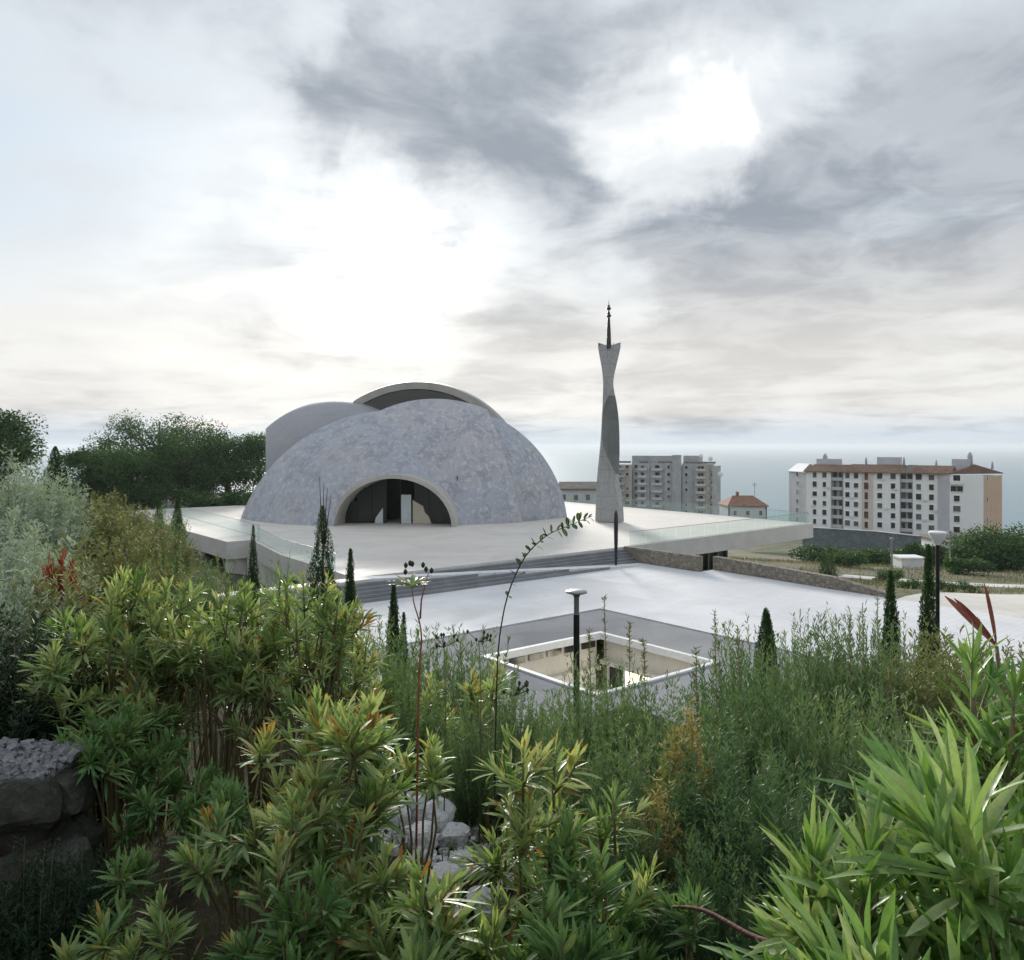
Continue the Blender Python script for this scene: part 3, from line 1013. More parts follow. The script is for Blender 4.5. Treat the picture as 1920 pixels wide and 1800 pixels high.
# open leaf; pale patches put inner light and reflections in as colour
part('door_leaf', MB().box(-.06, .95, -.03, .03, .02, 2.9).mesh('door_leaf', M['pale_panel']), mosque, loc=ARC - ax_dir * 1.7 + sx_dir * .2 - DC, rot=(0, 0, an_e))
scr = [(1.3, 0), (3.2, 0), (2.95, .7), (2.55, 1.1), (2.35, 1.75), (1.3, 2.35)]
part('light_patch', MB().add([(x, 0, z + .02) for x, z in scr] + [(x, .05, z + .02) for x, z in scr], [tuple(range(6)), tuple(range(11, 5, -1))] + [(i, (i + 1) % 6, 6 + (i + 1) % 6, 6 + i) for i in range(6)]).mesh('light_patch', M['beige']), mosque, loc=ARC - ax_dir * 1.75 - DC, rot=(0, 0, an_e))
scr = [(-2.6, 0), (-1.75, 0), (-1.75, 1.55), (-2.1, 1.1), (-2.5, .5)]
part('light_patch', MB().add([(x, 0, z + .02) for x, z in scr] + [(x, .05, z + .02) for x, z in scr], [tuple(range(5)), tuple(range(9, 4, -1))] + [(i, (i + 1) % 5, 5 + (i + 1) % 5, 5 + i) for i in range(5)]).mesh('light_patch', M['pale_panel']), mosque, loc=ARC - ax_dir * 1.75 - DC, rot=(0, 0, an_e))

# ------------------------------------------------------------------ minaret
MD = 81.8
mroot = P(1143, 978, MD); mroot.z = 0
minaret = thing('minaret', 'slender twisted grey concrete minaret tapering to a waist below a dark spire', 'minaret', mroot)
# photo row: left edge, right edge, position of the forward ridge (0 left .. 1 right), how far it stands forward
rows = [(978, 1116, 1170, .80, .75), (950, 1117, 1168.5, .80, .75), (925, 1118, 1165.5, .77, .75), (905, 1119, 1162, .72, .78), (890, 1120, 1159.5, .84, .8),
        (878, 1121, 1160.5, .66, .85), (865, 1122.5, 1161, .46, .85), (850, 1124, 1161.5, .25, .8), (835, 1125.5, 1161.5, .08, .6), (815, 1127, 1161.2, .02, .30),
        (795, 1128, 1160.5, .0, .05), (775, 1129, 1158.8, .02, -.05), (755, 1130, 1156, .15, .1), (738, 1130.5, 1152.5, .5, .45), (722, 1131, 1149.5, .9, .7), (708, 1130.5, 1150.5, .97, .5),
        (695, 1129, 1153.5, .98, .35), (680, 1126.5, 1157, .98, .25), (665, 1123.5, 1160.5, .98, .2), (652, 1121.5, 1163.5, .98, .2)]
sec, NSEC = [], 0
smv = []
from bisect import bisect
rv = np.array(rows)[::-1]
vv = np.linspace(978, 652, 70)
cols_ = [np.interp(vv, rv[:, 0], rv[:, j]) for j in range(5)]


def smooth_arr(x):
    for _ in range(3):
        y = x.copy(); y[1:-1] = (x[:-2] + 2 * x[1:-1] + x[2:]) / 4; x = y
    return x


cols_ = [cols_[0]] + [smooth_arr(c) for c in cols_[1:]]
sx_per = MD / F
shv = []
per = None
for i in range(len(vv)):
    z = HC + (HOR - vv[i]) / F * MD
    xl = (cols_[1][i] - 960) * sx_per - mroot.x
    xr = (cols_[2][i] - 960) * sx_per - mroot.x
    wd = xr - xl
    fr = cols_[3][i]; fd = cols_[4][i]
    Lp = Vector((xl, 0, z)); Rp = Vector((xr, .0, z))
    Fp = Vector((xl + wd * min(max(fr, .03), .97), -wd * .62 * fd - .02, z))
    Kp = Vector((xl + wd * (1 - fr * .6 - .2), wd * .75, z))

    def conc(A, B, k, n=8):
        """slightly hollow face between two ridges"""
        mid_in = Vector((xl + wd * .5, wd * .12, z))
        out = []
        for j in range(n):
            t = j / n
            p = A.lerp(B, t)
            p = p.lerp(mid_in, k * math.sin(math.pi * t))
            out.append(p)
        return out
    hollow = .12 + .62 * max(0.0, math.sin(math.pi * min(max((vv[i] - 728) / 165, 0), 1))) ** .7
    ringp = conc(Lp, Fp, .06) + conc(Fp, Rp, hollow) + conc(Rp, Kp, .1) + conc(Kp, Lp, .1)
    per = len(ringp)
    shv += ringp
fs = []
nr = len(vv)
for i in range(nr - 1):
    for k in range(per):
        k2 = (k + 1) % per
        fs.append((i * per + k, i * per + k2, (i + 1) * per + k2, (i + 1) * per + k))
fs.append(tuple((nr - 1) * per + k for k in range(per)))
part('shaft', MB().add(shv, fs).mesh('shaft', M['minaret'], True, 32), minaret)
# the hollow twisted face gets a darker grey-green overlay
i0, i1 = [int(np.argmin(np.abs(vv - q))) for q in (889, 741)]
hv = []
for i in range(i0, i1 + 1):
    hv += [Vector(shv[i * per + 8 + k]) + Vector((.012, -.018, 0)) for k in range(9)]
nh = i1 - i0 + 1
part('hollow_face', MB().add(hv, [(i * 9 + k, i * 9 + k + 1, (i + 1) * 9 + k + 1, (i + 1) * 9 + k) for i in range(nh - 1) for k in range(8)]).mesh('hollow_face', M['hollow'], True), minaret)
ztop = HC + (HOR - 652) / F * MD
xm = (1141.5 - 960) * sx_per - mroot.x
tops = shv[-per:]
# notched parapet round the top
pr = MB()
cen = sum((Vector(p) for p in tops), Vector()) / per
for k in range(per):
    p, q_ = Vector(tops[k]), Vector(tops[(k + 1) % per])
    h0 = .28 + .22 * abs(math.cos(k / 8 * math.pi)) ** 6
    h1 = .28 + .22 * abs(math.cos((k + 1) / 8 * math.pi)) ** 6
    pi_, qi = p.lerp(cen, .1), q_.lerp(cen, .1)
    up0, up1 = Vector((0, 0, h0)), Vector((0, 0, h1))
    pr.add([p, q_, q_ + up1, p + up0, pi_, qi, qi + up1, pi_ + up0], [(0, 1, 2, 3), (5, 4, 7, 6), (3, 2, 6, 7)])
part('parapet', pr.mesh('parapet', M['minaret']), minaret)
hz = lambda v: HC + (HOR - v) / F * MD
sp_ = part('spire', MB().lathe([(.26, ztop - .1), (.25, hz(646)), (.21, hz(625)), (.155, hz(605)), (.12, hz(594)), (.08, hz(585)), (.05, hz(575)), (.012, hz(563))], 12, c=(xm, 0)).mesh('spire', M['spire'], True, 50), minaret)
for vz, r in [(592, .26), (587, .16), (578.5, .24), (573.5, .14)]:
    part('finial_ball', MB().lathe([(.02, hz(vz) - r * .8), (r * .75, hz(vz) - r * .5), (r, hz(vz)), (r * .75, hz(vz) + r * .5), (.02, hz(vz) + r * .8)], 12, c=(xm, 0)).mesh('finial_ball', M['spire'], True), sp_)
for k, (uu, s) in enumerate([(1124, -1), (1162, 1), (1150, 1)]):
    x = (uu - 960) * sx_per - mroot.x
    part('antenna_bracket', MB().tube([(x, -.02, ztop + .2), (x + .03 * s, -.02, ztop + .42), (x + .10 * s, -.02, ztop + .5)], [.05, .04, .03], 6).mesh('antenna_bracket', M['spire']), minaret)

# ------------------------------------------------------------------ far buildings
M['tile'] = mat_noise('brown_roof_tile', (.14, .085, .06), (.22, .14, .10), .9, .85, .15, .4, 5, c3=(.27, .2, .155))
M['tile_orange'] = mat_noise('orange_roof_tile', (.22, .125, .085), (.30, .18, .125), 1.2, .85, .15, .4, 6)
M['peach'] = mat_noise('peach_render', (.56, .40, .30), (.63, .46, .35), .3, .85, .15, .1, 4)
M['pinkish'] = mat_noise('pale_pink_render', (.66, .56, .52), (.72, .62, .58), .3, .85, .15, .1, 4)
M['grey_render'] = mat_noise('weathered_grey_render', (.33, .34, .36), (.44, .45, .47), .35, .85, .15, .15, 3)
M['grey_beige'] = mat_noise('beige_grey_render', (.36, .335, .30), (.44, .41, .37), .35, .85, .15, .15, 3)
M['shade_render'] = mat_noise('pale_grey_shaded_render', (.50, .50, .53), (.57, .57, .60), .4, .85, .15, .1, 4)  # pale grey render; on the white block's side walls the grey is painted shade
M['roof_grey'] = mat_noise('grey_brown_roof', (.15, .135, .115), (.22, .20, .17), .8, .85, .15, .3, 5)
M['white_metal'] = mat_noise('white_metal', (.72, .72, .72), (.80, .80, .80), 1, .5, .4, .05, 6)

_wcache = {}
rw = random.Random(3)
M['pane_curtain'] = mat_glass_dark('curtained_pane', (.10, .10, .105), .3)
M['pane_shutter'] = mat_glass_dark('shuttered_pane', (.055, .05, .045), .6)


def window_mesh(wd, ht, pane):
    k = (round(wd, 1), round(ht, 1), pane.name)
    if k not in _wcache:
        wd, ht = k[0], k[1]
        t = .05
        mb = MB()
        mb.box(-wd / 2 - t, -wd / 2, -.13, .02, -t, ht + t, 0); mb.box(wd / 2, wd / 2 + t, -.13, .02, -t, ht + t, 0)
        mb.box(-wd / 2, wd / 2, -.13, .02, ht, ht + t, 0); mb.box(-wd / 2 - t, wd / 2 + t, -.22, .02, -t - .08, -t - .002, 0)
        if wd > 1.9:
            mb.box(-.03, .03, -.06, -.031, 0, ht, 0)
        pm_ = MB().box(-wd / 2, wd / 2, -.03, .02, 0, ht)
        _wcache[k] = (mb.mesh('window', M['white_edge']), pm_.mesh('pane', pane))
    return _wcache[k]


def balcony_mesh(wd, mat):
    k = ('b', round(wd, 2), mat.name)
    if k not in _wcache:
        mb = MB().box(-wd / 2, wd / 2, -1.1, 0, 0, .14).box(-wd / 2, wd / 2, -1.1, -1.0, .142, 1.0)
        mb.box(-wd / 2, -wd / 2 + .08, -1.0, 0, .142, 1.0).box(wd / 2 - .08, wd / 2, -1.0, 0, .142, 1.0)
        _wcache[k] = mb.mesh('balcony', mat)
    return _wcache[k]


def seg_wall(root, p, q, z0, z1, mat, wins=(), th=.35, balc=(), name='wall'):
    """wall slab between two ground points with windows (fraction, z, w, h, pane) and balconies (fraction, z, w, mat)"""
    p = Vector((p[0], p[1])); q = Vector((q[0], q[1]))
    d = q - p
    L = d.length
    an = math.atan2(d.y, d.x)
    rl = root.location
    loc = Vector((p.x - rl.x, p.y - rl.y, 0))
    wallo = part(name, MB().box(0, L, 0, th, z0 - rl.z, z1 - rl.z).mesh(name, mat), root, loc=loc, rot=(0, 0, an))
    ux = Vector((d.x / L, d.y / L, 0))
    ny = Vector((-ux.y, ux.x, 0))
    for (fr, z, wd, ht, pane) in wins:
        if pane is M['pane'] and rw.random() < .28:
            pane = rw.choice([M['pane_curtain'], M['pane_shutter'], M['pane_curtain']])
        fr_me, pn_me = window_mesh(wd, ht, pane)
        wo_ = part('window', fr_me, root, loc=loc + ux * (L * fr) - ny * .022 + Vector((0, 0, z - rl.z)), rot=(0, 0, an))
        part('pane', pn_me, wo_)
    for (fr, z, wd, mt) in balc:
        part('balcony', balcony_mesh(wd, mt), root, loc=loc + ux * (L * fr) - ny * .003 + Vector((0, 0, z - rl.z)), rot=(0, 0, an))
    return loc, ux, L


def slab_poly(root, name, pts, z0, z1, mat):
    rl = root.location
    return part(name, MB().prism([(x - rl.x, y - rl.y) for x, y in pts], z0 - rl.z, z1 - rl.z).mesh(name, mat), root)


# --- white apartment block on the right: facade line from (1512, d 248) to (1846, d 222)
FA = Vector(((1512 - 960) / F * 248, 248)); FB = Vector(((1846 - 960) / F * 220, 220))
fe = (FB - FA).normalized(); fn = Vector((fe.y, -fe.x))      # fn points to the viewer


def fac(zx, off=0.0):
    """point on the facade seen at zoom column zx, moved forward by off"""
    k = (1440 + zx * .2396 - 960) / F
    s = (k * FA.y - FA.x) / (fe.x - k * fe.y)
    p = FA + fe * s + fn * off
    return (p.x, p.y)


Z0, Z1 = -21.0, -.3
apt = thing('apartment_block', 'white six storey apartment block with brown tiled roofs and a peach end wall', 'building', (*fac(700), Z0))
ROWS = [-17.2 + 2.86 * k for k in range(6)]
rw = random.Random(3)


def col_w(f, wd, ht, pane=None, rows=ROWS, dz=.9, skip=()):
    return [(f, z + dz, wd * rw.uniform(.85, 1.2), ht * rw.uniform(.92, 1.1), pane or M['pane']) for i, z in enumerate(rows) if i not in skip]


Wt, Sh = M['white_paint'], M['shade_render']  # Sh: side and return walls, their shade put into the colour
seg_wall(apt, fac(96, -9), fac(300, 0), Z0, Z1 - .3, Sh, col_w(.5, 1.0, 1.5))
seg_wall(apt, fac(300), fac(490), Z0, Z1, Wt, col_w(.35, 1.1, 1.45) + col_w(.75, 1.1, 1.45))
seg_wall(apt, fac(490, -1.4), fac(585, -1.4), Z0, Z1, M['grey_render'], col_w(.28, 1.0, 1.9) + col_w(.74, 1.0, 1.9), balc=[(.5, z, 3.2, M['shade_render']) for z in ROWS])
seg_wall(apt, fac(585), fac(735), Z0, Z1, Wt, col_w(.25, 1.15, 1.5) + col_w(.7, 1.15, 1.5))
seg_wall(apt, fac(735, .35), fac(822, .35), Z0, Z1, M['pinkish'], col_w(.42, 1.1, 2.0, M['pane_brown'], dz=.5))
seg_wall(apt, fac(822, .1), fac(1030, .1), Z0, Z1, Wt, col_w(.26, 1.2, 1.5) + col_w(.76, 1.3, 1.5))
seg_wall(apt, fac(1030, -1.4), fac(1130, -1.4), Z0, Z1, M['grey_render'], col_w(.25, 1.1, 1.9) + col_w(.75, 1.2, 1.9), balc=[(.5, z, 3.4, M['shade_render']) for z in ROWS])
seg_wall(apt, fac(1130), fac(1330), Z0, Z1, Wt, col_w(.25, 1.35, 1.55) + col_w(.75, 1.25, 1.55))
for q_, (zx, zz) in enumerate([(352, 2), (470, 4), (655, 1), (655, 3), (925, 2), (1000, 4), (1228, 1), (1228, 3), (905, 5), (1310, 2)]):
    pA = Vector(fac(zx, .12))
    part('air_conditioner', MB().box(-.45, .45, -.4, 0, 0, .6).mesh('air_conditioner', M['white_metal']), apt, loc=(pA.x - apt.location.x, pA.y - apt.location.y, ROWS[zz] + .5 - Z0), rot=(0, 0, math.atan2(fe.y, fe.x)))
seg_wall(apt, fac(1330, .3), fac(1430, 1.8), Z0, Z1, Sh)
seg_wall(apt, fac(1430, 1.8), fac(1552, 1.8), Z0, Z1, Wt, col_w(.45, 1.6, 1.6, skip=(4,)) + [(.45, ROWS[4] + .8, 3.0, 1.5, M['pane'])], balc=[(.45, ROWS[5] - .1, 3.2, M['white_edge'])])
seg_wall(apt, fac(1552, 1.6), fac(1690, 1.2), Z0, Z1, Wt)
pr_end = Vector(fac(1690, 1.2))
pe = (P(1440 + 1832 * .2396, 0, 229).x, 229)
seg_wall(apt, (pr_end.x, pr_end.y), pe, Z0, Z1 - .4, M['peach'], [(.18, z + .9, 1.0, 1.4, M['pane_brown']) for z in (ROWS[1], ROWS[3], ROWS[5])])
# short return walls of the recesses
for zx, o0, o1, mt in [(490, -1.4, 0, Sh), (585, 0, -1.4, Sh), (1030, -1.4, .1, Sh), (1130, 0, -1.4, Sh)]:
    pa, pb = Vector(fac(zx, o0)), Vector(fac(zx, o0)) + fn * (o1 - o0)
    seg_wall(apt, pa, pb, Z0, Z1, mt, th=.2 if o1 > o0 else -.2)
# back body so the roofs rest on something
slab_poly(apt, 'rear_body', [fac(110, -10), fac(300, -1.6), fac(1690, -1.6), (pe[0] - 1.5, pe[1] + 1), fac(1690, -15), fac(300, -15)], Z0, Z1 - .5, M['white_paint'])


def pitched(root, name, f0, f1, b0_, b1_, ze, zr, mat, over=.7, hip=.0):
    """pitched roof piece: eaves f0-f1 in front, b0-b1 behind, ridge in between"""
    f0, f1, b0_, b1_ = [Vector(p) for p in (f0, f1, b0_, b1_)]
    ex = (f1 - f0).normalized() * over; dn = (f0 - b0_).normalized() * over
    f0 = f0 - ex + dn; f1 = f1 + ex + dn; b0_ = b0_ - ex - dn; b1_ = b1_ + ex - dn
    r0, r1 = (f0 + b0_) / 2, (f1 + b1_) / 2
    if hip:
        dd = r1 - r0
        r0, r1 = r0 + dd * hip, r1 - dd * hip
    rl = root.location
    mk = lambda p, z: (p.x - rl.x, p.y - rl.y, z - rl.z)
    vs = [mk(f0, ze), mk(f1, ze), mk(r1, zr), mk(r0, zr), mk(b0_, ze), mk(b1_, ze)]
    vs += [(x, y, z - .22) for x, y, z in vs]
    fs = [(0, 1, 2, 3), (3, 2, 5, 4), (1, 5, 2), (0, 3, 4), (6, 9, 8, 7), (9, 10, 11, 8), (0, 6, 7, 1), (1, 7, 11, 5), (5, 11, 10, 4), (4, 10, 6, 0)]
    return part(name, MB().add(vs, fs).mesh(name, mat), root)


pitched(apt, 'roof', fac(96, -8.5), fac(300, .2), fac(180, -17), fac(330, -12), Z1 - .1, Z1 + 2.3, M['white_edge'], .2)
pitched(apt, 'roof', fac(300, .2), fac(600, .2), fac(300, -12), fac(600, -12), Z1 + .23, Z1 + 2.2, M['tile'])
pitched(apt, 'roof', fac(612, .5), fac(1060, .5), fac(612, -12), fac(1060, -12), Z1 + .25, Z1 + 2.4, M['tile'], hip=.06)
pitched(apt, 'roof', fac(1075, .2), fac(1130, .2), fac(1075, -12), fac(1130, -12), Z1 + .22, Z1 + 2.4, M['roof_grey'], .3)
pitched(apt, 'roof', fac(1145, .3), fac(1420, 1.0), fac(1145, -12), fac(1420, -11), Z1 + .25, Z1 + 2.3, M['tile'])
# the gable block at the right end
pitched(apt, 'roof', fac(1430, 2.2), (fac(1430, -13)[0] + 2, fac(1430, -13)[1]), pe, (pe[0] + 1.5, pe[1] + 12), Z1 + .3, Z1 + 2.7, M['tile'], .6)
rl = apt.location
for (z0x, z1x, off, zb, hh) in [(330, 515, -7, 2.4, 1.5), (815, 1000, -6.5, 2.6, 2.0), (1410, 1560, -7, 2.6, 1.6)]:
    p0, p1 = Vector(fac(z0x, off)), Vector(fac(z1x, off))
    q0, q1 = Vector(fac(z0x, off - 3)), Vector(fac(z1x, off - 3))
    slab_poly(apt, 'roof_hut', [p0, p1, q1, q0], Z1 + 1.2, Z1 + zb + hh, M['shade_render'])
for zx, off, h in [(738, -5, 4.4), (1038, -5, 4.6), (392, -8, 5.6), (1552, -8, 6.2), (1738, -6, 3.6), (1295, -5, 3.8)]:
    p = Vector(fac(zx, off))
    wdt = .35 if h < 5 else .8
    part('chimney', MB().lathe([(wdt, Z1 + 1.5 - rl.z), (wdt * .9, Z1 + h - 1 - rl.z), (.22, Z1 + h - rl.z)], 8, c=(p.x - rl.x, p.y - rl.y)).mesh('chimney', M['grey_render'], True), apt)

# --- grey apartment block behind the minaret
GD0, GD1 = 330.0, 312.0
HA = Vector(((1150 - 960) / F * GD0, GD0)); HB = Vector(((1356 - 960) / F * GD1, GD1))
he = (HB - HA).normalized(); hn = Vector((he.y, -he.x))


def fac2(zx, off=0.0):
    k = (1140 + zx * .125 - 960) / F
    s = (k * HA.y - HA.x) / (he.x - k * he.y)
    p = HA + he * s + hn * off
    return (p.x, p.y)


ZG0, ZG1 = -34.0, .6
gapt = thing('apartment_block', 'weathered grey apartment block with balconies, right behind the minaret', 'building', (*fac2(700), ZG0))
GR = [ZG1 - 2.95 - 2.95 * k for k in range(8)]
Gm, Gb = M['grey_render'], M['grey_beige']


def gw(f, wd, ht):
    return [(f, z + .8, wd * rw.uniform(.8, 1.2), ht * rw.uniform(.85, 1.1), M['pane']) for z in GR if rw.random() > .12]


def gb(f, wd, mt):
    return [(f, z, wd, mt) for z in GR]


seg_wall(gapt, fac2(80), fac2(360), ZG0, ZG1 - .6, Gb, gw(.35, 1.6, 1.3) + gw(.75, 1.6, 1.3), balc=gb(.35, 4.6, Gm))
seg_wall(gapt, fac2(360, -1.5), fac2(450, -1.5), ZG0, ZG1 + .4, Gm, gw(.5, 1.0, 1.4))
seg_wall(gapt, fac2(450), fac2(620), ZG0, ZG1, Gm, gw(.4, 1.7, 1.4), balc=gb(.4, 3.6, M['shade_render']))
seg_wall(gapt, fac2(620, -.6), fac2(850, -.6), ZG0, ZG1, Gm, gw(.5, 2.2, 1.4), balc=gb(.5, 4.2, M['shade_render']))
seg_wall(gapt, fac2(850), fac2(970), ZG0, ZG1 + .2, Gm, gw(.5, 1.1, 1.3))
seg_wall(gapt, fac2(970, .8), fac2(1105, .8), ZG0, ZG1 + 3.4, Gm)
seg_wall(gapt, fac2(1105, -.4), fac2(1300, -.4), ZG0, ZG1, Gm, gw(.35, 1.0, 1.3))
seg_wall(gapt, fac2(1300, .5), fac2(1490, .5), ZG0, ZG1, Gb, gw(.5, 2.2, 1.4), balc=gb(.5, 3.6, M['shade_render']))
seg_wall(gapt, fac2(1490), (fac2(1650)[0], fac2(1650)[1] + 6), ZG0, ZG1 - .2, Gb, gw(.5, 1.6, 1.4), balc=gb(.5, 3.2, Gm))
slab_poly(gapt, 'rear_body', [fac2(80, -1.9), fac2(1490, -1.9), (fac2(1640)[0], fac2(1640)[1] + 7), fac2(1600, -14), fac2(80, -14)], ZG0, ZG1 - 1, Gm)
slab_poly(gapt, 'penthouse', [fac2(330, -3), fac2(960, -3), fac2(960, -11), fac2(330, -11)], ZG1 - 1, ZG1 + 3.0, Gm)
slab_poly(gapt, 'penthouse', [fac2(1106, -3), fac2(1340, -3), fac2(1340, -11), fac2(1106, -11)], ZG1 - 1, ZG1 + 3.1, Gm)
for z0x, z1x in [(150, 320), (470, 575), (740, 950), (1130, 1600)]:
    slab_poly(gapt, 'roof_parapet', [fac2(z0x, -.8), fac2(z1x, -.8), fac2(z1x, -2.6), fac2(z0x, -2.6)], ZG1 + .02, ZG1 + .75, M['roof_grey'])
rl = gapt.location
for zx, zz, r in [(1385, 3.0, .85), (1530, 2.0, .9), (1685, -4.0, 1.1)]:
    p = Vector(fac2(zx, -1 if zx < 1600 else .5))
    base_z = ZG1 + .7 if zx < 1600 else ZG1 - 5.6
    dish = [(.02, 0, .0)]
    mb = MB().tube([(p.x - rl.x, p.y - rl.y, base_z - rl.z), (p.x - rl.x, p.y - rl.y, ZG1 + zz - rl.z)], .06, 5)
    prof = [(r * math.sin(t), -r * .35 * math.cos(t) ** 1) for t in np.linspace(.05, math.pi / 2, 6)]
    ringv, rf = [], []
    for (rr, yy) in prof:
        for k in range(12):
            an = 2 * math.pi * k / 12
            ringv.append((p.x - rl.x + rr * math.cos(an), p.y - rl.y - .4 + yy, ZG1 + zz - rl.z + rr * math.sin(an)))
    for i in range(len(prof) - 1):
        for k in range(12):
            rf.append((i * 12 + k, i * 12 + (k + 1) % 12, (i + 1) * 12 + (k + 1) % 12, (i + 1) * 12 + k))
    rf.append(tuple(range(12)))
    mb.add(ringv, rf)
    part('satellite_dish', mb.mesh('satellite_dish', M['white_metal'], True, 50), gapt)


def house(name, label, u0, u1, d, v_eave, v_ridge, v_base, depth, wallm, roofm, yaw=0.0, wins=3, hip=.25, th=None):
    x0, x1 = (u0 - 960) / F * d, (u1 - 960) / F * d
    ze, zr, zb = HC + (HOR - v_eave) / F * d, HC + (HOR - v_ridge) / F * (d + depth / 2), HC + (HOR - v_base) / F * d
    o = thing(name, label, 'house', ((x0 + x1) / 2, d, zb))
    pts = [(x0, d), (x1, d), (x1, d + depth), (x0, d + depth)]
    L = x1 - x0
    seg_wall(o, pts[0], pts[1], zb, ze, wallm, [((k + .5) / wins, max(zb + .9, ze - 2.2), .9, 1.2, M['pane']) for k in range(wins)])
    seg_wall(o, pts[1], pts[2], zb, ze, wallm)
    seg_wall(o, pts[3], pts[0], zb, ze, wallm)
    pitched(o, 'roof', pts[0], pts[1], pts[3], pts[2], ze + .22, zr, roofm, .4, hip)
    return o


h1 = house('small_house', 'small pale house with orange tiled roof and tall aerial between the apartment blocks', 1366, 1438, 205, 950, 929, 1000, 9, M['shade_render'], M['tile_orange'])
rl = h1.location
ax = (1416 - 960) / F * 209 - rl.x
part('aerial', MB().tube([(ax, 4.5, HC - 95 / F * 209 - rl.z), (ax, 4.5, HC - 70 / F * 209 - rl.z)], .05, 5).box(ax - .7, ax + .7, 4.46, 4.54, HC - 73 / F * 209 - rl.z, HC - 72.4 / F * 209 - rl.z).box(ax - .45, ax + .45, 4.46, 4.54, HC - 76 / F * 209 - rl.z, HC - 75.4 / F * 209 - rl.z).mesh('aerial', M['black']), h1)
cx = (1383 - 960) / F * 209 - rl.x
part('chimney', MB().box(cx - .35, cx + .35, 4, 4.7, HC - 100 / F * 209 - rl.z, HC - 87 / F * 209 - rl.z).mesh('chimney', M['tile_orange']), h1)
h2 = house('low_house', 'low house with brown roof between the dome and the minaret', 1046, 1136, 165, 918, 903, 960, 10, M['shade_render'], M['roof_grey'], wins=4, hip=.1)
h3 = house('low_house', 'low white house with grey brown hipped roof on the far right', 1790, 1884, 118, 1021, 998, 1052, 11, M['white_paint'], M['roof_grey'], wins=2, hip=.3)
# white site cabin
cab = thing('site_cabin', 'small white metal site cabin on dark skids beside the grey wall', 'cabin', P(1712, 1078, 88))
part('cabin_body', MB().box(-1.25, 1.25, 0, 2.2, .3, 1.75).mesh('cabin_body', M['white_metal']), cab)
for k in range(7):
    part('wall_panel', MB().box(-1.2 + k * .345, -1.2 + k * .345 + .3, -.03, -.002, .4, 1.65).mesh('wall_panel', M['white_metal']), cab)
part('cabin_roof', MB().box(-1.4, 1.4, -.15, 2.35, 1.753, 1.93).mesh('cabin_roof', M['white_edge']), cab)
for s in (-1.0, .8):
    part('skid', MB().box(s, s + .2, -.1, 2.3, -.3, .297).mesh('skid', M['black']), cab)
# long grey retaining wall below the white block
gwp = [((1505 - 960) / F * 128, 128), ((1640 - 960) / F * 121, 121), ((1722 - 960) / F * 114, 114)]
wall('concrete_wall', 'long blue grey block wall below the white apartment block', gwp, [HC - (989 - HOR) / F * 128, HC - (997 - HOR) / F * 121, HC - (1006 - HOR) / F * 114], -13, .6, M['masonry_grey'], cap=M['grey_render'])

# ------------------------------------------------------------------ road
def strip(name, pts, widths, mat, lift=.03, n=10):
    V, Fq = [], []
    m_ = len(pts)
    for i in range(m_):
        p = Vector(pts[i][:2]); t = (Vector(pts[min(i + 1, m_ - 1)][:2]) - Vector(pts[max(i - 1, 0)][:2])).normalized()
        nrm = Vector((-t.y, t.x))
        for j in range(n + 1):
            q_ = p + nrm * widths[i] * (j / n - .5)
            V.append((q_.x, q_.y, T(q_.x, q_.y) + lift))
    for i in range(m_ - 1):
        for j in range(n):
            Fq.append((i * (n + 1) + j, (i + 1) * (n + 1) + j, (i + 1) * (n + 1) + j + 1, i * (n + 1) + j + 1))
    o = part(name, MB().add(V, Fq).mesh(name, mat, True))
    return set_props(o, kind='structure')


M['road'] = mat_noise('pale_gravel_road', (.56, .53, .48), (.64, .61, .56), .4, .9, .15, .3, 6, obj_coord=False)


def curve_pts(ctrl, n=24):
    out = []
    for i in range(n + 1):
        t = i / n * (len(ctrl) - 1)
        k = min(int(t), len(ctrl) - 2); f = t - k
        p0, p1, p2, p3 = [Vector(ctrl[min(max(k + d_, 0), len(ctrl) - 1)]) for d_ in (-1, 0, 1, 2)]
        out.append(.5 * ((2 * p1) + (-p0 + p2) * f + (2 * p0 - 5 * p1 + 4 * p2 - p3) * f * f + (-p0 + 3 * p1 - 3 * p2 + p3) * f ** 3))
    return out


ROAD = curve_pts([(78, 70), (54, 59.5), (41, 53.5), (32, 49.5), (26, 44.5), (22.5, 39), (21, 33)])
strip('road', ROAD, [9.0] * len(ROAD), M['road'])
PATH = curve_pts([(30, 73), (39, 67.5), (50, 64), (66, 65), (80, 70)])
strip('path', PATH, [3.6] * len(PATH), M['road'], .035)

# ------------------------------------------------------------------ vegetation helpers
def nrm(v):
    return v / np.maximum(np.linalg.norm(v, axis=-1, keepdims=True), 1e-9)


def frames(dirs, rng, jit=.5):
    up = np.tile(np.array([0, 0, 1.0]), (len(dirs), 1)) + rng.normal(0, jit, dirs.shape)
    n = up - dirs * (up * dirs).sum(-1, keepdims=True)
    return nrm(n)


def leaf_tmpl(rows, cols):
    t = np.linspace(0, 1, rows)
    wprof = np.power(np.clip(t, 0, 1), .6) * np.power(1 - t, .55)
    wprof = wprof / wprof.max()
    wprof[0] = .14; wprof[-1] = .10
    s = np.linspace(-1, 1, cols)
    fq = []
    for i in range(rows - 1):
        for j in range(cols - 1):
            a = i * cols + j
            fq.append((a, a + 1, a + cols + 1, a + cols))
    return t, wprof, s, np.array(fq)


BEND = np.random.default_rng(1).normal(0, .07, 400000)
TIPJ = np.random.default_rng(2).random(400000)


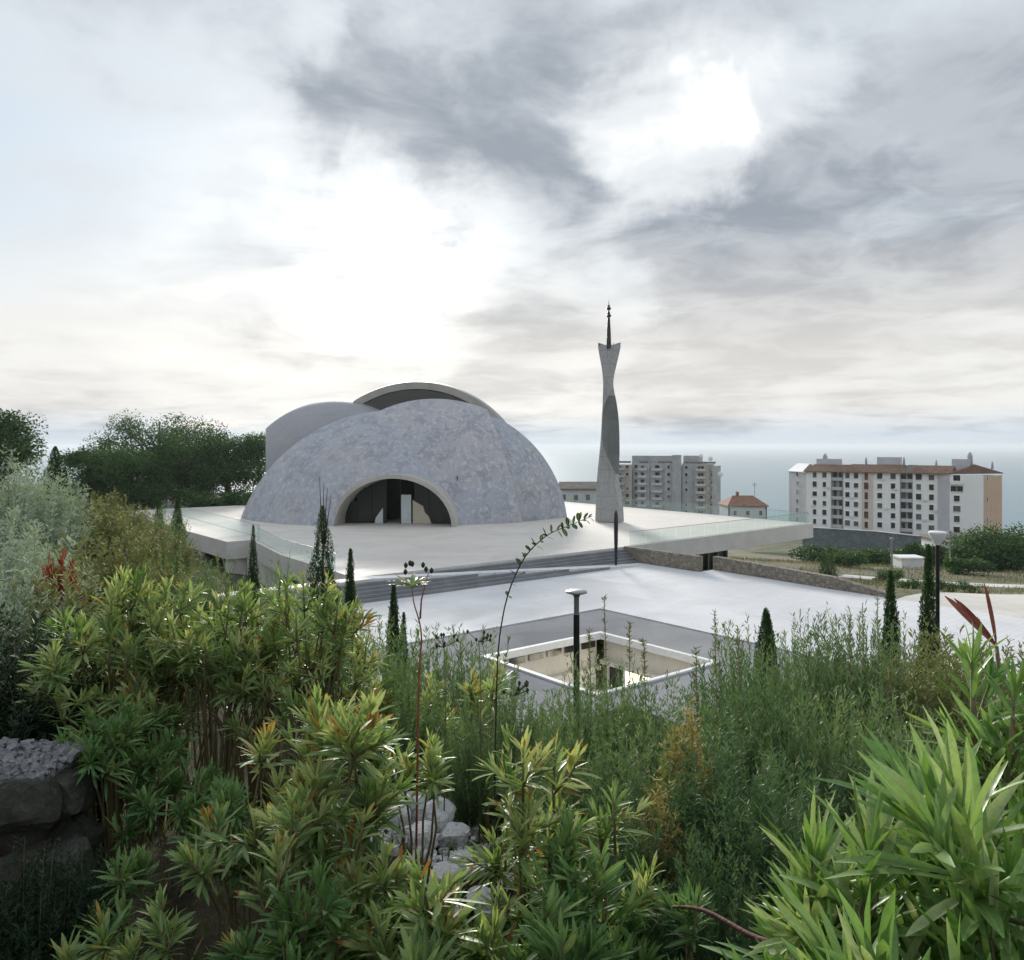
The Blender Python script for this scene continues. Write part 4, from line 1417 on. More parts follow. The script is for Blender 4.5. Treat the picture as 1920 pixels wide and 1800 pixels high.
def leaf_arrays(base, dirs, nor, L, Wd, droop, rows=5, cols=3, fold=.35):
    """lanceolate leaves, all of them as arrays"""
    t, wp_, s, fq = leaf_tmpl(rows, cols)
    side = np.cross(dirs, nor)
    N = len(base)
    T_, S_ = np.meshgrid(t, s, indexing='ij')
    Wm = wp_[:, None] * np.ones_like(S_)
    T_, S_, Wm = T_.ravel(), S_.ravel(), Wm.ravel()
    V = (base[:, None] + dirs[:, None] * (L[:, None] * T_[None])[..., None]
         - nor[:, None] * ((droop * L)[:, None] * (T_ ** 2)[None])[..., None]
         + side[:, None] * ((Wd / 2)[:, None] * (S_ * Wm)[None])[..., None]
         + side[:, None] * ((BEND[:N] * L)[:, None] * (T_ ** 2)[None])[..., None]
         + nor[:, None] * ((Wd / 2 * fold)[:, None] * (np.abs(S_) * Wm)[None])[..., None])
    K = len(T_)
    Fq = fq[None] + (np.arange(N) * K)[:, None, None]
    return V.reshape(-1, 3), Fq.reshape(-1, 4), K


def leaves_mesh(name, base, dirs, nor, L, Wd, droop, tint, mat, rows=5, cols=3, fold=.35, smooth=True):
    V, Fq, K = leaf_arrays(base, dirs, nor, L, Wd, droop, rows, cols, fold)
    tt = np.repeat(np.linspace(0, 1, rows), cols)
    tip = np.where(TIPJ[:len(tint)] > .90, .30, .05)[:, None] * (tt ** 3)[None] if rows >= 5 else np.zeros((len(tint), K))
    return np_mesh(name, V, Fq, mat, (np.asarray(tint)[:, None] + tip).ravel(), smooth)


def card_mesh(name, base, dirs, L, Wd, tint, mat, rng, rows=2, jit=1.0):
    n = frames(dirs, rng, jit)
    return leaves_mesh(name, base, dirs, n, L, Wd, np.zeros(len(base)) + .1, tint, mat, rows=3, cols=2, fold=0)


_single = {}


def single_leaf(mat, k):
    """one leaf of unit length, a few shared shapes and tints"""
    key = (mat.name, k)
    if key not in _single:
        rg = np.random.default_rng(100 + k)
        o1 = np.ones(1)
        V, Fq, K = leaf_arrays(np.zeros((1, 3)), np.array([[0, 1.0, 0]]), np.array([[0, 0, 1.0]]), o1, o1 * rg.uniform(.115, .16) * (.8 if mat is M['near_leaf'] else 1), o1 * rg.uniform(.02, .30), 7, 3, .35)
        tint = [.3, .45, .55, .65, .75, .5, .6, .85, .9, .4, .7, .96][k % 12]
        me = np_mesh('leaf', V, Fq, mat, np.full(len(V), tint), True)
        at_ = me.attributes.new('mid', 'FLOAT', 'POINT')
        at_.data.foreach_set('value', np.tile(np.array([0, 1, 0], np.float32), 7))
        _single[key] = me
    return _single[key]


def stems_to_mb(mb, pts, r0, r1, sides=5):
    n = len(pts)
    mb.tube(pts, [r0 + (r1 - r0) * i / (n - 1) for i in range(n)], sides)


def oleander_data(seed, H, spread, nst, leaf=.135, per=26, fork=2.2, low=.55, lean=(0, 0), wr=1.0):
    """stems that fan out and fork, whorls of long narrow leaves round each tip"""
    rng = np.random.default_rng(seed)
    mb = MB()
    B, D, L, Wd, Tn, Dr = [], [], [], [], [], []
    for i in range(nst):
        az = 2 * math.pi * (i + rng.uniform(-.5, .5)) / nst * 2.4
        rr = spread * math.sqrt(rng.uniform(.02, 1))
        hh = H * (1 - .38 * (rr / spread) ** 2) * rng.uniform(.72, 1.03)
        tip = np.array([rr * math.cos(az) + lean[0], rr * math.sin(az) + lean[1], hh])
        b0_ = np.array([.30 * rr * math.cos(az), .30 * rr * math.sin(az), -.1]) + rng.normal(0, .02, 3)
        mid = b0_ * .5 + tip * .5 + np.array([-.12 * rr * math.cos(az), -.12 * rr * math.sin(az), .10 * hh]) + rng.normal(0, .03, 3)
        pts = [b0_, b0_ * .7 + mid * .3 + np.array([0, 0, .04]), mid, mid * .45 + tip * .55, tip]
        nf = 1 if rng.random() > fork - 1 else 2
        tips = []
        if fork > 1:
            nf = int(rng.integers(1, int(fork * 2)))
            for k in range(nf):
                o = rng.normal(0, 1, 3); o[2] = abs(o[2]) * .6 + .6
                o = o / np.linalg.norm(o)
                ln = rng.uniform(.12, .26) * H * .55
                st = mid * .3 + tip * .7
                tips.append((st, st + o * ln))
        tips.append((mid * .45 + tip * .55, tip))
        stems_to_mb(mb, [tuple(p) for p in pts], .0075 * H ** .4, .0035)
        for (s_, e_) in tips:
            stems_to_mb(mb, [tuple(s_), tuple((s_ + e_) / 2 + rng.normal(0, .008, 3)), tuple(e_)], .0055, .003, 4)
            ax = nrm((e_ - s_)[None])[0]
            ln = np.linalg.norm(e_ - s_)
            a_ = nrm(np.cross(ax, [.3, .8, .1])[None])[0]; b2 = np.cross(ax, a_)
            n = int(per * rng.uniform(.75, 1.25))
            f = rng.random(n) ** 1.6                       # 0 at the tip
            phi = rng.uniform(0, 6.283, n)
            op = np.radians(14 + 56 * f ** .7 + rng.normal(0, 12, n))
            d = ax[None] * np.cos(op)[:, None] + (a_[None] * np.cos(phi)[:, None] + b2[None] * np.sin(phi)[:, None]) * np.sin(op)[:, None]
            bp = e_[None] - ax[None] * (f * min(ln * 1.2, leaf * 1.6))[:, None]
            B.append(bp); D.append(nrm(d))
            ll = leaf * rng.uniform(.5, 1.25, n) * (.7 + .3 * np.clip(f * 3, 0, 1))
            L.append(ll); Wd.append(ll * rng.uniform(.115, .165, n) * wr)
            tone = rng.uniform(.25, .82)
            Tn.append(np.clip(tone + .22 * (1 - f) + rng.normal(0, .07, n), 0, .9) + (rng.random(n) < .018) * .5)
            Dr.append(rng.uniform(.0, .16, n) + f * .14)
    B = np.concatenate(B); D = np.concatenate(D)
    return mb, rng, B, D, frames(D, rng, .35), np.concatenate(L), np.concatenate(Wd), np.concatenate(Tn), np.concatenate(Dr)


def oleander(name, label, loc, data, mat, group=None, rz=0., singles=0, cat='shrub', stem=None):
    mb, rng, B, D, Nn, L, Wd, Tn, Dr = data
    o = thing(name, label, cat, loc, rz, group)
    part('stems', mb.mesh('stems', stem or M['stem'], True), o)
    keep = np.ones(len(B), bool)
    if singles:
        c, s = math.cos(rz), math.sin(rz)
        # the leaves that show largest: towards the viewer and high up
        wy = s * B[:, 0] + c * B[:, 1] + loc[1]
        score = L / np.maximum(wy, .3) + .01 * B[:, 2] + rng.normal(0, .002, len(B))
        top = np.argsort(-score)[:singles]
        keep[top] = False
        for i in top:
            d, n = Vector(D[i]), Vector(Nn[i])
            sd = d.cross(n)
            k = int(np.clip(round(Tn[i] * 12), 0, 11)) if Tn[i] <= 1 else 11
            kk = min(range(12), key=lambda q: abs([.3, .45, .55, .65, .75, .5, .6, .85, .9, .4, .7, .96][q] - min(Tn[i], 1)) + .08 * rng.random())
            lf = bpy.data.objects.new('leaf', single_leaf(mat, kk))
            COL.objects.link(lf)
            lf.parent = o
            mtx = Matrix((( -sd.x, d.x, n.x), (-sd.y, d.y, n.y), (-sd.z, d.z, n.z))).to_4x4()
            lf.matrix_basis = Matrix.Translation(Vector(B[i])) @ mtx @ Matrix.Diagonal((L[i], L[i], L[i], 1))
    if keep.any():
        fo = part('foliage', leaves_mesh('foliage', B[keep], D[keep], Nn[keep], L[keep], Wd[keep], Dr[keep], Tn[keep], mat), o)
        if singles:
            fo['kind'] = 'stuff'
    return o


def wispy_mesh(seed, H, Rr, nsh, per, ll, lw, matl, upright=.8, tone=.5, open_=55):
    """fine-leaved upright shrub: many shoots set with needle leaves"""
    rng = np.random.default_rng(seed)
    az = rng.uniform(0, 6.283, nsh); rr = np.sqrt(rng.random(nsh))
    tip = np.stack([rr * Rr * np.cos(az), rr * Rr * np.sin(az), H * (1 - .35 * rr ** 2) * rng.uniform(.55, 1.05, nsh)], 1)
    base = tip * np.array([(1 - upright), (1 - upright), 0]) + rng.normal(0, .02, (nsh, 3)) * np.array([1, 1, 0])
    t = rng.random((nsh, per)) ** .75
    bend = rng.normal(0, .04 * H, (nsh, 3))
    pos = base[:, None] + (tip - base)[:, None] * t[..., None] + bend[:, None] * (t * (1 - t))[..., None] * 2
    ax = nrm(tip - base)[:, None] * np.ones((nsh, per, 1))
    rd = nrm(rng.normal(0, 1, (nsh, per, 3)))
    op = np.radians(rng.normal(open_, 14, (nsh, per)))[..., None]
    d = nrm(ax * np.cos(op) + nrm(rd - ax * (rd * ax).sum(-1, keepdims=True)) * np.sin(op))
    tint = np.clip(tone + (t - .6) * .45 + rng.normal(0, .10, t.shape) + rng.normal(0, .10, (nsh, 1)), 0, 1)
    N = nsh * per
    pos, d, tint = pos.reshape(-1, 3), d.reshape(-1, 3), tint.ravel()
    L = ll * rng.uniform(.6, 1.3, N)
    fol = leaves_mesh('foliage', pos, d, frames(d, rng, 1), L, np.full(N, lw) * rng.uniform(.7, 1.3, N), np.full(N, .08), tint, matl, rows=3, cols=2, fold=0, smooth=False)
    mb = MB()
    for i in range(0, nsh, max(1, nsh // 40)):
        mb.tube([tuple(base[i] + np.array([0, 0, -.05])), tuple((base[i] + tip[i]) / 2 + bend[i] * .5), tuple(tip[i])], [.004, .003, .001], 4)
    return mb.mesh('stems', M['stem'], True), fol


def clump(name, label, loc, meshes, scale=1.0, rz=0., group=None, cat='shrub', sz=None):
    o = thing(name, label, cat, loc, rz, group)
    o.scale = (scale, scale, sz or scale)
    part('stems', meshes[0], o)
    part('foliage', meshes[1], o)
    return o


def cypress_mesh(seed, H, Rr, n=5200, tip=.12, gappy=0.0):
    rng = np.random.default_rng(seed)
    z = rng.random(n) ** 1.1
    prof = np.power(np.clip(1 - z, 0, 1), .72) * np.clip(z / .10 + .25, 0, 1) * 1.15 + .012
    ang = rng.uniform(0, 6.283, n)
    lump = 1 + .30 * np.sin(ang * 3 + z * 19 + rng.uniform(0, 6)) + .12 * np.sin(ang * 5 - z * 37)
    rr = Rr * prof * lump * (.45 + .55 * np.sqrt(rng.random(n))) * (1 + .35 * (rng.random(n) < .05))
    pos = np.stack([rr * np.cos(ang), rr * np.sin(ang), H * (.03 + .97 * z)], 1) + rng.normal(0, .012 * H * .3, (n, 3)) * np.array([1, 1, .5])
    d = np.stack([np.cos(ang) * .38, np.sin(ang) * .38, np.ones(n)], 1) + rng.normal(0, .25, (n, 3))
    d = nrm(d)
    L = rng.uniform(.03, .07, n) * H ** .5 * (1.05 - .75 * z)
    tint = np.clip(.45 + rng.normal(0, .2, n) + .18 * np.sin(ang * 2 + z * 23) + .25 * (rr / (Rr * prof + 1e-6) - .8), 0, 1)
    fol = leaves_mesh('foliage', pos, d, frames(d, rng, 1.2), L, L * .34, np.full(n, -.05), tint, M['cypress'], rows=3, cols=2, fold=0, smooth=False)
    tr = MB().tube([(0, 0, -.3), (0, 0, H * .5), (.02, 0, H * .96)], [.03 * H ** .6, .018 * H ** .6, .004], 6).mesh('trunk', M['bark'], True)
    return tr, fol


def tree_meshes(seed, H, Rr, nclump=34, per=340, leaf=.30, crown0=.22, sparse_top=False, flat=1.0, mat=None):
    """broadleaf tree: tapered trunk, limbs, crown of leaf clumps with gaps"""
    rng = np.random.default_rng(seed)
    mb = MB()
    mb.tube([(0, 0, -.5), (.1, 0, H * .2), (.0, .15, H * .45), (.1, .1, H * .8)], [.042 * H, .032 * H, .022 * H, .006 * H], 8)
    C, S = [], []
    for i in range(nclump):
        az = rng.uniform(0, 6.283); el = rng.uniform(-1, 1)
        r = rng.uniform(.45, 1.0)
        cz = H * (crown0 + (1 - crown0) * .46) + el * r * H * (1 - crown0) * .46
        ch = math.sqrt(max(.05, 1 - (max(el, 0) * r) ** 2)) if el > 0 else 1.0
        c = np.array([Rr * r * math.cos(az) * ch, Rr * r * math.sin(az) * ch, cz * flat + rng.normal(0, .03 * H)])
        C.append(c); S.append(rng.uniform(.22, .42) * Rr * (.75 if el > .6 and sparse_top else 1))
        z0 = H * rng.uniform(.2, .55)
        m_ = (np.array([.05, .1, z0]) + c) / 2 + np.array([0, 0, .05 * H])
        mb.tube([(.05, .1, z0), tuple(m_), tuple(c)], [.012 * H, .007 * H, .003 * H], 5)
    P_, D_, Tn = [], [], []
    for c, s in zip(C, S):
        n = int(per * rng.uniform(.7, 1.3) * (.45 if (sparse_top and c[2] > H * .8) else 1))
        v = rng.normal(0, 1, (n, 3)); v = nrm(v) * (rng.random((n, 1)) ** .42) * s * np.array([1.15, 1.15, .8])
        P_.append(c + v); D_.append(nrm(v + rng.normal(0, .6 * s, (n, 3)) + np.array([0, 0, -.2 * s])))
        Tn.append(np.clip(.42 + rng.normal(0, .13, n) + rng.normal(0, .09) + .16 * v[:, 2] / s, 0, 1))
    P_ = np.concatenate(P_); D_ = np.concatenate(D_); Tn = np.concatenate(Tn)
    n = len(P_)
    L = leaf * rng.uniform(.6, 1.3, n)
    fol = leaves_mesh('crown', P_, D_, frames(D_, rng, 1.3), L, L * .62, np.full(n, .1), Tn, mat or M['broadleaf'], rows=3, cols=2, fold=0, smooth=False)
    return mb.mesh('trunk', M['bark'], True), fol


def put_tree(name, label, loc, meshes, scale=1., rz=0., group=None):
    o = thing(name, label, 'tree', loc, rz, group)
    o.scale = (scale,) * 3
    part('trunk', meshes[0], o)
    part('crown', meshes[1], o)
    return o


def at(u, d, dz=0.0):
    x = (u - 960) / F * d
    return Vector((x, d, T(x, d) + dz))


def top_h(u, v, d):
    """height above the ground of a top seen at (u, v) if it stands at distance d"""
    return HC + (HOR - v) / F * d - at(u, d).z


# ------------------------------------------------------------------ broadleaf trees
def tree_at(label, u, vtop, d, wpx, vbase, seed, **kw):
    x = (u - 960) / F * d
    zt = HC + (HOR - vtop) / F * d
    zb = T(x, d)
    H = zt - zb
    return put_tree('broadleaf_tree', label, (x, d, zb), tree_meshes(seed, H, wpx / 2 / F * d * 1.08, **kw), rz=seed, group='trees behind the plaza')


tree_at('tall dark tree with a bare twiggy top left of the dome', 298, 752, 128, 190, 940, 11, nclump=60, per=330, sparse_top=True, crown0=.08)
tree_at('dense dark green tree touching the left side of the dome', 425, 800, 124, 170, 940, 12, nclump=60, per=380, crown0=.05)
tree_at('round dark green tree in the middle of the group left of the dome', 352, 797, 116, 180, 940, 13, nclump=60, per=380, crown0=.05)
tree_at('lower olive green tree at the left end of the tree group', 182, 815, 112, 120, 900, 14, nclump=54, per=330, crown0=.02)
tree_at('dark tree between the tall twiggy tree and the lower olive one', 235, 822, 104, 150, 920, 18, nclump=54, per=330, crown0=.02)
tree_at('tall dark tree cut by the left edge of the picture', -28, 752, 92, 160, 850, 15, nclump=60, per=330, crown0=.1)
tree_at('thin pale tree peeking out beside the left shell of the dome', 487, 812, 140, 60, 930, 16, nclump=22, per=120, sparse_top=True, crown0=.2)
tree_at('broad dark bushy tree at the right edge beside the low white house', 1890, 992, 96, 150, 1080, 17, nclump=60, per=330, crown0=.02)
tree_at('olive green tree beside the street lamp on the right', 1738, 1012, 104, 70, 1080, 19, nclump=26, per=220, crown0=.05)
tree_at('dark green tree behind the low white house', 1805, 1010, 112, 90, 1080, 20, nclump=26, per=220, crown0=.05)

# ------------------------------------------------------------------ cypresses
CYP = [  # u, vtop, d, vbottom, half width px, label
    (605, 950, 23, 1110, 25, 'largest dark cypress standing in front of the arched entrance'),
    (657, 1030, 19, 1150, 12, 'slim cypress at the left end of the plaza stairs'),
    (738, 1098, 15, 1215, 14, 'cypress in front of the left end of the pale terrace'),
    (757, 1150, 14, 1230, 9, 'short thin cypress right beside the one before the terrace'),
    (475, 985, 24, 1085, 8, 'thin pointed cypress left of the largest one, before the glass railing'),
    (333, 938, 26, 1060, 13, 'blunt cypress before the white edge of the plaza on the left'),
    (299, 930, 30, 1010, 8, 'small far cypress left of the blunt one by the plaza edge'),
    (104, 838, 19, 965, 22, 'dark cypress among silvery shrubs on the left'),
    (1436, 1143, 12, 1290, 27, 'pointed cypress on the right in front of the pale terrace'),
    (1463, 1153, 12.3, 1290, 17, 'narrow leaning cypress tip right beside the pointed one'),
    (1670, 1072, 15, 1240, 17, 'tall slim cypress before the right end of the terrace'),
    (1741, 1022, 17, 1200, 15, 'tallest slim cypress at the right beside the street lamp'),
    (1545, 1033, 62, 1075, 7, 'left one of two small cypresses by the grey block wall'),
    (1559, 1033, 62, 1075, 7, 'right one of two small cypresses by the grey block wall'),
]
for i, (u, vt, d, vb, hw, lab) in enumerate(CYP):
    x = (u - 960) / F * d
    zt = HC + (HOR - vt) / F * d
    zb = max(T(x, d), HC + (HOR - vb - 60) / F * d)
    zb = T(x, d)
    H = zt - zb
    o = thing('cypress_tree', lab, 'tree', (x, d, zb), i * 1.3, 'cypresses on the slope')
    tr, fo = cypress_mesh(40 + i, H, hw / F * d * 1.38, n=int(14000 if hw > 10 else 6000))
    part('trunk', tr, o); part('crown', fo, o)
    if lab.startswith('largest'):
        for q_, (du, vt2) in enumerate([(-6, 893), (2, 905), (9, 915), (16, 930)]):
            e2 = P(u + du, vt2, d) - o.location
            part('bare_twig', MB().tube([(du * .004, 0, H * .78), (e2.x * .6, 0, (H * .8 + e2.z) / 2), tuple(e2)], [.02, .014, .006], 5).mesh('bare_twig', M['bark'], True), o)
        o.rotation_euler = (0, 0, 0)
    if lab.startswith('narrow leaning'):
        o.rotation_euler = (0, R(-3.5), 0)

# ------------------------------------------------------------------ foreground shrubs
OL = [  # u, vtop, d, spread m, stems, leaf m, singles, label
    (215, 1085, 4.7, .42, 30, .135, 60, 'leafy oleander at the left end of the tall green hedge'),
    (300, 1062, 5.0, .45, 32, .135, 60, 'oleander second from the left in the tall green hedge'),
    (395, 1070, 4.7, .45, 34, .135, 60, 'bright oleander in the middle of the tall green hedge'),
    (490, 1065, 5.1, .45, 34, .135, 60, 'oleander right of the middle of the tall green hedge'),
    (575, 1082, 4.7, .42, 32, .135, 60, 'oleander at the right end of the tall green hedge below the largest cypress'),
    (640, 1140, 5.2, .36, 16, .135, 40, 'oleander below the slim cypress at the stairs'),
    (205, 1290, 4.0, .36, 18, .12, 60, 'dark low oleander above the rough stone wall'),
    (620, 1225, 3.3, .24, 9, .14, 90, 'yellow green oleander with bare lower stems in the left middle'),
    (480, 1330, 3.1, .26, 10, .13, 90, 'oleander with yellow tips under the tall hedge'),
    (640, 1345, 3.0, .22, 10, .14, 90, 'upright oleander left of the pale rocks'),
    (570, 1500, 2.75, .24, 9, .125, 90, 'small oleander with arching leaves in the lower left middle'),
    (800, 1270, 5.6, .34, 12, .125, 80, 'loose oleander below the tall budding stem'),
    (905, 1170, 4.9, .16, 4, .13, 70, 'tall forked oleander shoot left of the round lamp'),
    (985, 1275, 3.0, .17, 7, .135, 80, 'oleander with dark bud stalks beside the lamp pole'),
    (245, 1545, 3.05, .13, 4, .12, 70, 'single oleander rosette over the dark hollow at lower left'),
    (165, 1700, 2.75, .13, 4, .13, 60, 'sparse low oleander in the lower left corner'),
    (300, 1705, 2.7, .14, 4, .13, 60, 'sparse low oleander right of the corner one with orange leaves'),
    (545, 1650, 2.55, .22, 8, .135, 80, 'dark green oleander at the bottom left of centre'),
    (820, 1660, 2.5, .26, 9, .15, 90, 'low oleander with orange tips at the bottom centre'),
    (1010, 1490, 2.9, .20, 8, .12, 70, 'oleander right of the pale rocks'),
    (1090, 1560, 2.7, .24, 9, .13, 70, 'dark oleander at the bottom right of centre'),
    (1060, 1700, 2.4, .2, 7, .14, 60, 'low dark oleander with broad leaves at the bottom'),
    (1165, 1475, 3.0, .15, 5, .11, 40, 'small oleander shoot with light tips before the needle shrubs'),
    (770, 1285, 3.6, .13, 5, .13, 60, 'narrow oleander rising just before the pale rocks'),
    (340, 1400, 3.9, .3, 14, .12, 40, 'dark oleander in the shade under the tall hedge'),
    (430, 1500, 3.3, .24, 10, .12, 40, 'dark low oleander left of the arching leaves'),
    (700, 1600, 2.8, .18, 8, .12, 40, 'low oleander left of the pale rocks foot'),
    (1240, 1620, 2.75, .2, 6, .12, 40, 'dark low oleander above the brown branch'),
]
rr_leaf = random.Random(6)
for i, (u, vt, d, spd, ns, lf, sg, lab) in enumerate(OL):
    loc = at(u, d)
    H = top_h(u, vt, d)
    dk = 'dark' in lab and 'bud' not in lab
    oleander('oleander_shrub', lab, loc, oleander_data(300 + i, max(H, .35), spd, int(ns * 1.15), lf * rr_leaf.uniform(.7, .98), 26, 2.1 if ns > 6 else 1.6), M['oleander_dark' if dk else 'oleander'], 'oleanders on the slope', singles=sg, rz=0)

# near large-leaved shrubs on the right, about a metre from the viewer
NEAR = [  # u, vtop, d, spread, stems, leaf, singles
    (1620, 1430, 1.55, .16, 6, .19, 110, 'large leaved shrub nearest the viewer, left part of the right hand foliage'),
    (1790, 1330, 1.6, .18, 7, .20, 130, 'large leaved shrub filling the right edge of the foreground'),
    (1760, 1600, 1.25, .17, 7, .19, 130, 'large leaved shrub in the lower right corner'),
    (1560, 1650, 1.45, .14, 5, .14, 90, 'small leafy shrub left of the lower right corner'),
    (1900, 1150, 2.1, .22, 8, .16, 110, 'bright green shrub under the red dry bracts at the right edge'),
    (1920, 1450, 1.4, .2, 7, .20, 100, 'large leaved shrub cut by the right edge'),
]
for i, (u, vt, d, spd, ns, lf, sg, lab) in enumerate(NEAR):
    sg += 60
    loc = at(u, d)
    H = max(top_h(u, vt, d), .4)
    oleander('broad_oleander', lab, loc, oleander_data(500 + i, H, spd, ns + 4, lf, 28, 2.0, lean=(-.05, 0), wr=.78), M['near_leaf'], 'large leaved shrubs close to the viewer', singles=sg)

# fine-leaved shrubs, a few built shapes copied over the slope
WR = [wispy_mesh(700 + k, 1.0, .38, 210, 105, .030, .0062, M['rosemary'], .9, .5, 40) for k in range(3)]
WD = [wispy_mesh(710 + k, 1.0, .42, 250, 90, .038, .0065, M['rosemary'], .75, .2, 48) for k in range(2)]
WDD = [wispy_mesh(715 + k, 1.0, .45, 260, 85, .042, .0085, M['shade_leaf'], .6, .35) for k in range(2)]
WS = [wispy_mesh(720 + k, 1.0, .45, 240, 80, .040, .009, M['silver'], .6, .5) for k in range(2)]
WO = [wispy_mesh(730 + k, 1.0, .48, 240, 80, .040, .010, M['olive'], .55, .45) for k in range(2)]
WY = [wispy_mesh(740, 1.0, .16, 80, 110, .04, .008, M['ochre'], .8, .5)]
WRED = [wispy_mesh(750, 1.0, .6, 140, 60, .10, .035, M['red'], .4, .5)]
rp_ = random.Random(8)
FINE = [  # u, vtop, d, protos, sideways factor, kind words
    (1105, 1225, 5.4, WR, .8, 'needle leaved shrub right of the round lamp'), (1175, 1238, 6.2, WR, .6, 'needle leaved shrub before the lit corner of the courtyard'),
    (1060, 1330, 4.4, WR, .8, 'needle leaved shrub at the foot of the round lamp'), (1235, 1255, 5.4, WR, .9, 'needle leaved shrub right of the courtyard corner'),
    (1300, 1290, 4.6, WR, .9, 'needle leaved shrub below the right end of the courtyard'), (1180, 1350, 4.0, WR, .9, 'near needle leaved shrub in the right middle'),
    (1385, 1240, 6.6, WD, 1.0, 'dark mound shrub left of the pointed cypress'), (1430, 1290, 5.0, WD, .9, 'dark mound shrub under the pointed cypress'),
    (1500, 1215, 7.2, WR, 1.0, 'grey green shrub right of the pointed cypress'), (1560, 1195, 7.6, WD, 1.1, 'dark round shrub in the middle of the right slope'),
    (1620, 1200, 7.2, WR, 1.0, 'grey green shrub right of the dark round one'), (1480, 1290, 4.8, WR, .8, 'upright pale shrub before the dark round one'),
    (1545, 1330, 4.4, WR, .8, 'upright pale shrub low on the right slope'), (1625, 1300, 5.0, WR, .9, 'upright pale shrub under the tall slim cypress'),
    (1700, 1230, 7.0, WO, 1.1, 'olive shrub under the tallest slim cypress'), (1790, 1215, 6.6, WO, 1.1, 'olive shrub at the right side of the slope'),
    (1860, 1190, 8.2, WO, 1.2, 'olive shrub behind the red dry bracts'), (1700, 1330, 4.2, WR, .9, 'green shrub behind the large leaves at right'),
    (1260, 1430, 3.7, WD, .8, 'dark needle shrub in the right middle foreground'), (1370, 1400, 3.9, WD, .9, 'dark needle shrub left of the large leaves'),
    (1150, 1480, 3.4, WD, .8, 'dark needle shrub low in the middle'), (1330, 1560, 3.0, WD, .7, 'darkest needle shrub above the brown branch'), (1460, 1450, 3.4, WD, .8, 'dark needle shrub just behind the large leaves'),
    (1010, 1290, 6.0, WR, 1.1, 'needle shrub before the near edge of the courtyard'), (1075, 1292, 6.4, WR, 1.1, 'needle shrub behind the round lamp pole at the courtyard edge'), (1150, 1285, 5.8, WR, 1.1, 'needle shrub before the courtyard floor'), (930, 1290, 5.8, WR, 1.0, 'needle shrub before the left corner of the courtyard'), (1000, 1400, 4.0, WR, .7, 'needle shrub left of the lamp pole foot'), (880, 1330, 4.6, WR, .8, 'blue green needle shrub below the forked oleander shoot'), (760, 1250, 5.2, WR, .8, 'blue green needle shrub below the small cypresses'),
    (700, 1188, 8.5, WR, 1.2, 'blue green shrub below the slim cypress by the stairs'), (765, 1196, 8.0, WR, 1.2, 'blue green shrub at the foot of the cypress before the terrace'), (830, 1205, 7.4, WR, 1.2, 'blue green shrub before the left part of the terrace'), (890, 1212, 7.0, WR, 1.2, 'blue green shrub left of the courtyard corner'), (940, 1255, 6.6, WR, 1.1, 'blue green shrub covering the left courtyard corner'),
    (1400, 1195, 8.0, WR, 1.2, 'green shrub just left of the pointed cypress'), (1530, 1185, 8.6, WR, 1.2, 'green shrub right of the pointed cypress before the terrace'), (1600, 1180, 8.4, WR, 1.2, 'green shrub left of the tall slim cypress'), (1690, 1185, 8.4, WR, 1.2, 'green shrub between the two tall slim cypresses'), (1755, 1175, 9.0, WO, 1.2, 'olive shrub at the foot of the tallest slim cypress'),
    (20, 850, 11.5, WS, 1.5, 'silvery shrub at the left edge under the cut off tree'), (75, 870, 12.5, WS, 1.4, 'silvery shrub just left of the dark cypress'), (-30, 930, 9.0, WS, 1.4, 'big silvery shrub at the very left edge'),
    (45, 985, 8.2, WS, 1.2, 'silvery shrub below the dark cypress'), (20, 1060, 6.6, WS, 1.1, 'pale shrub left of the red leaved one'),
    (150, 930, 13.5, WO, 1.6, 'olive shrub right of the dark cypress'), (215, 960, 14.5, WO, 1.6, 'olive shrub on the slope before the plaza edge'), (165, 1000, 10.5, WO, 1.4, 'brownish shrub above the red leaved one'),
    (250, 1010, 11.0, WO, 1.4, 'olive shrub above the tall hedge'), (325, 1045, 12.0, WR, 1.3, 'green shrub at the foot of the blunt cypress'), (100, 1060, 6.6, WO, 1.0, 'dull olive shrub under the red leaved one'),
    (400, 1058, 13.0, WR, 1.3, 'green shrub behind the middle of the hedge'), (530, 1070, 13.0, WR, 1.2, 'green shrub behind the right end of the hedge'), (285, 985, 18, WO, 1.6, 'far olive shrub below the small far cypress'),
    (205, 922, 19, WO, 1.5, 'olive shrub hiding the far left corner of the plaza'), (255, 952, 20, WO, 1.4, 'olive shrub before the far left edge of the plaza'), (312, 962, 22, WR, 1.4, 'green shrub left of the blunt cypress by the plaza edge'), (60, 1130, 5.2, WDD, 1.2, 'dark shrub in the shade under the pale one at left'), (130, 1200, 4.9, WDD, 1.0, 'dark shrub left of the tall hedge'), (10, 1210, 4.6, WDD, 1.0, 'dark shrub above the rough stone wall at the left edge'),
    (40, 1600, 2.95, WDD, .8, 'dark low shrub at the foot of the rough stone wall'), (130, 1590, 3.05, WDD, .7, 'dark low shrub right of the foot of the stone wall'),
    (1292, 1320, 4.1, WY, .9, 'ochre yellow dried shrub standing in the green needle shrubs'), (1235, 1450, 3.6, WY, 1.0, 'low ochre dried shrub left of the taller ochre one'),
]
for i, (u, vt, d, pr_, wf, lab) in enumerate(FINE):
    loc = at(u, d)
    H = max(.35, top_h(u, vt, d)) * (1.0 if 925 < u < 1345 else 1.10 if pr_ in (WR, WD) else 1.03)
    ms = pr_[i % len(pr_)]
    w_ = max(.45, min(H, 1.3)) * wf
    clump('needle_shrub' if pr_ in (WR, WD, WDD) else 'silver_shrub' if pr_ is WS else 'dried_shrub' if pr_ is WY else 'olive_shrub', lab, loc, ms, w_, i * 2.1, 'fine leaved shrubs on the slope', sz=H)
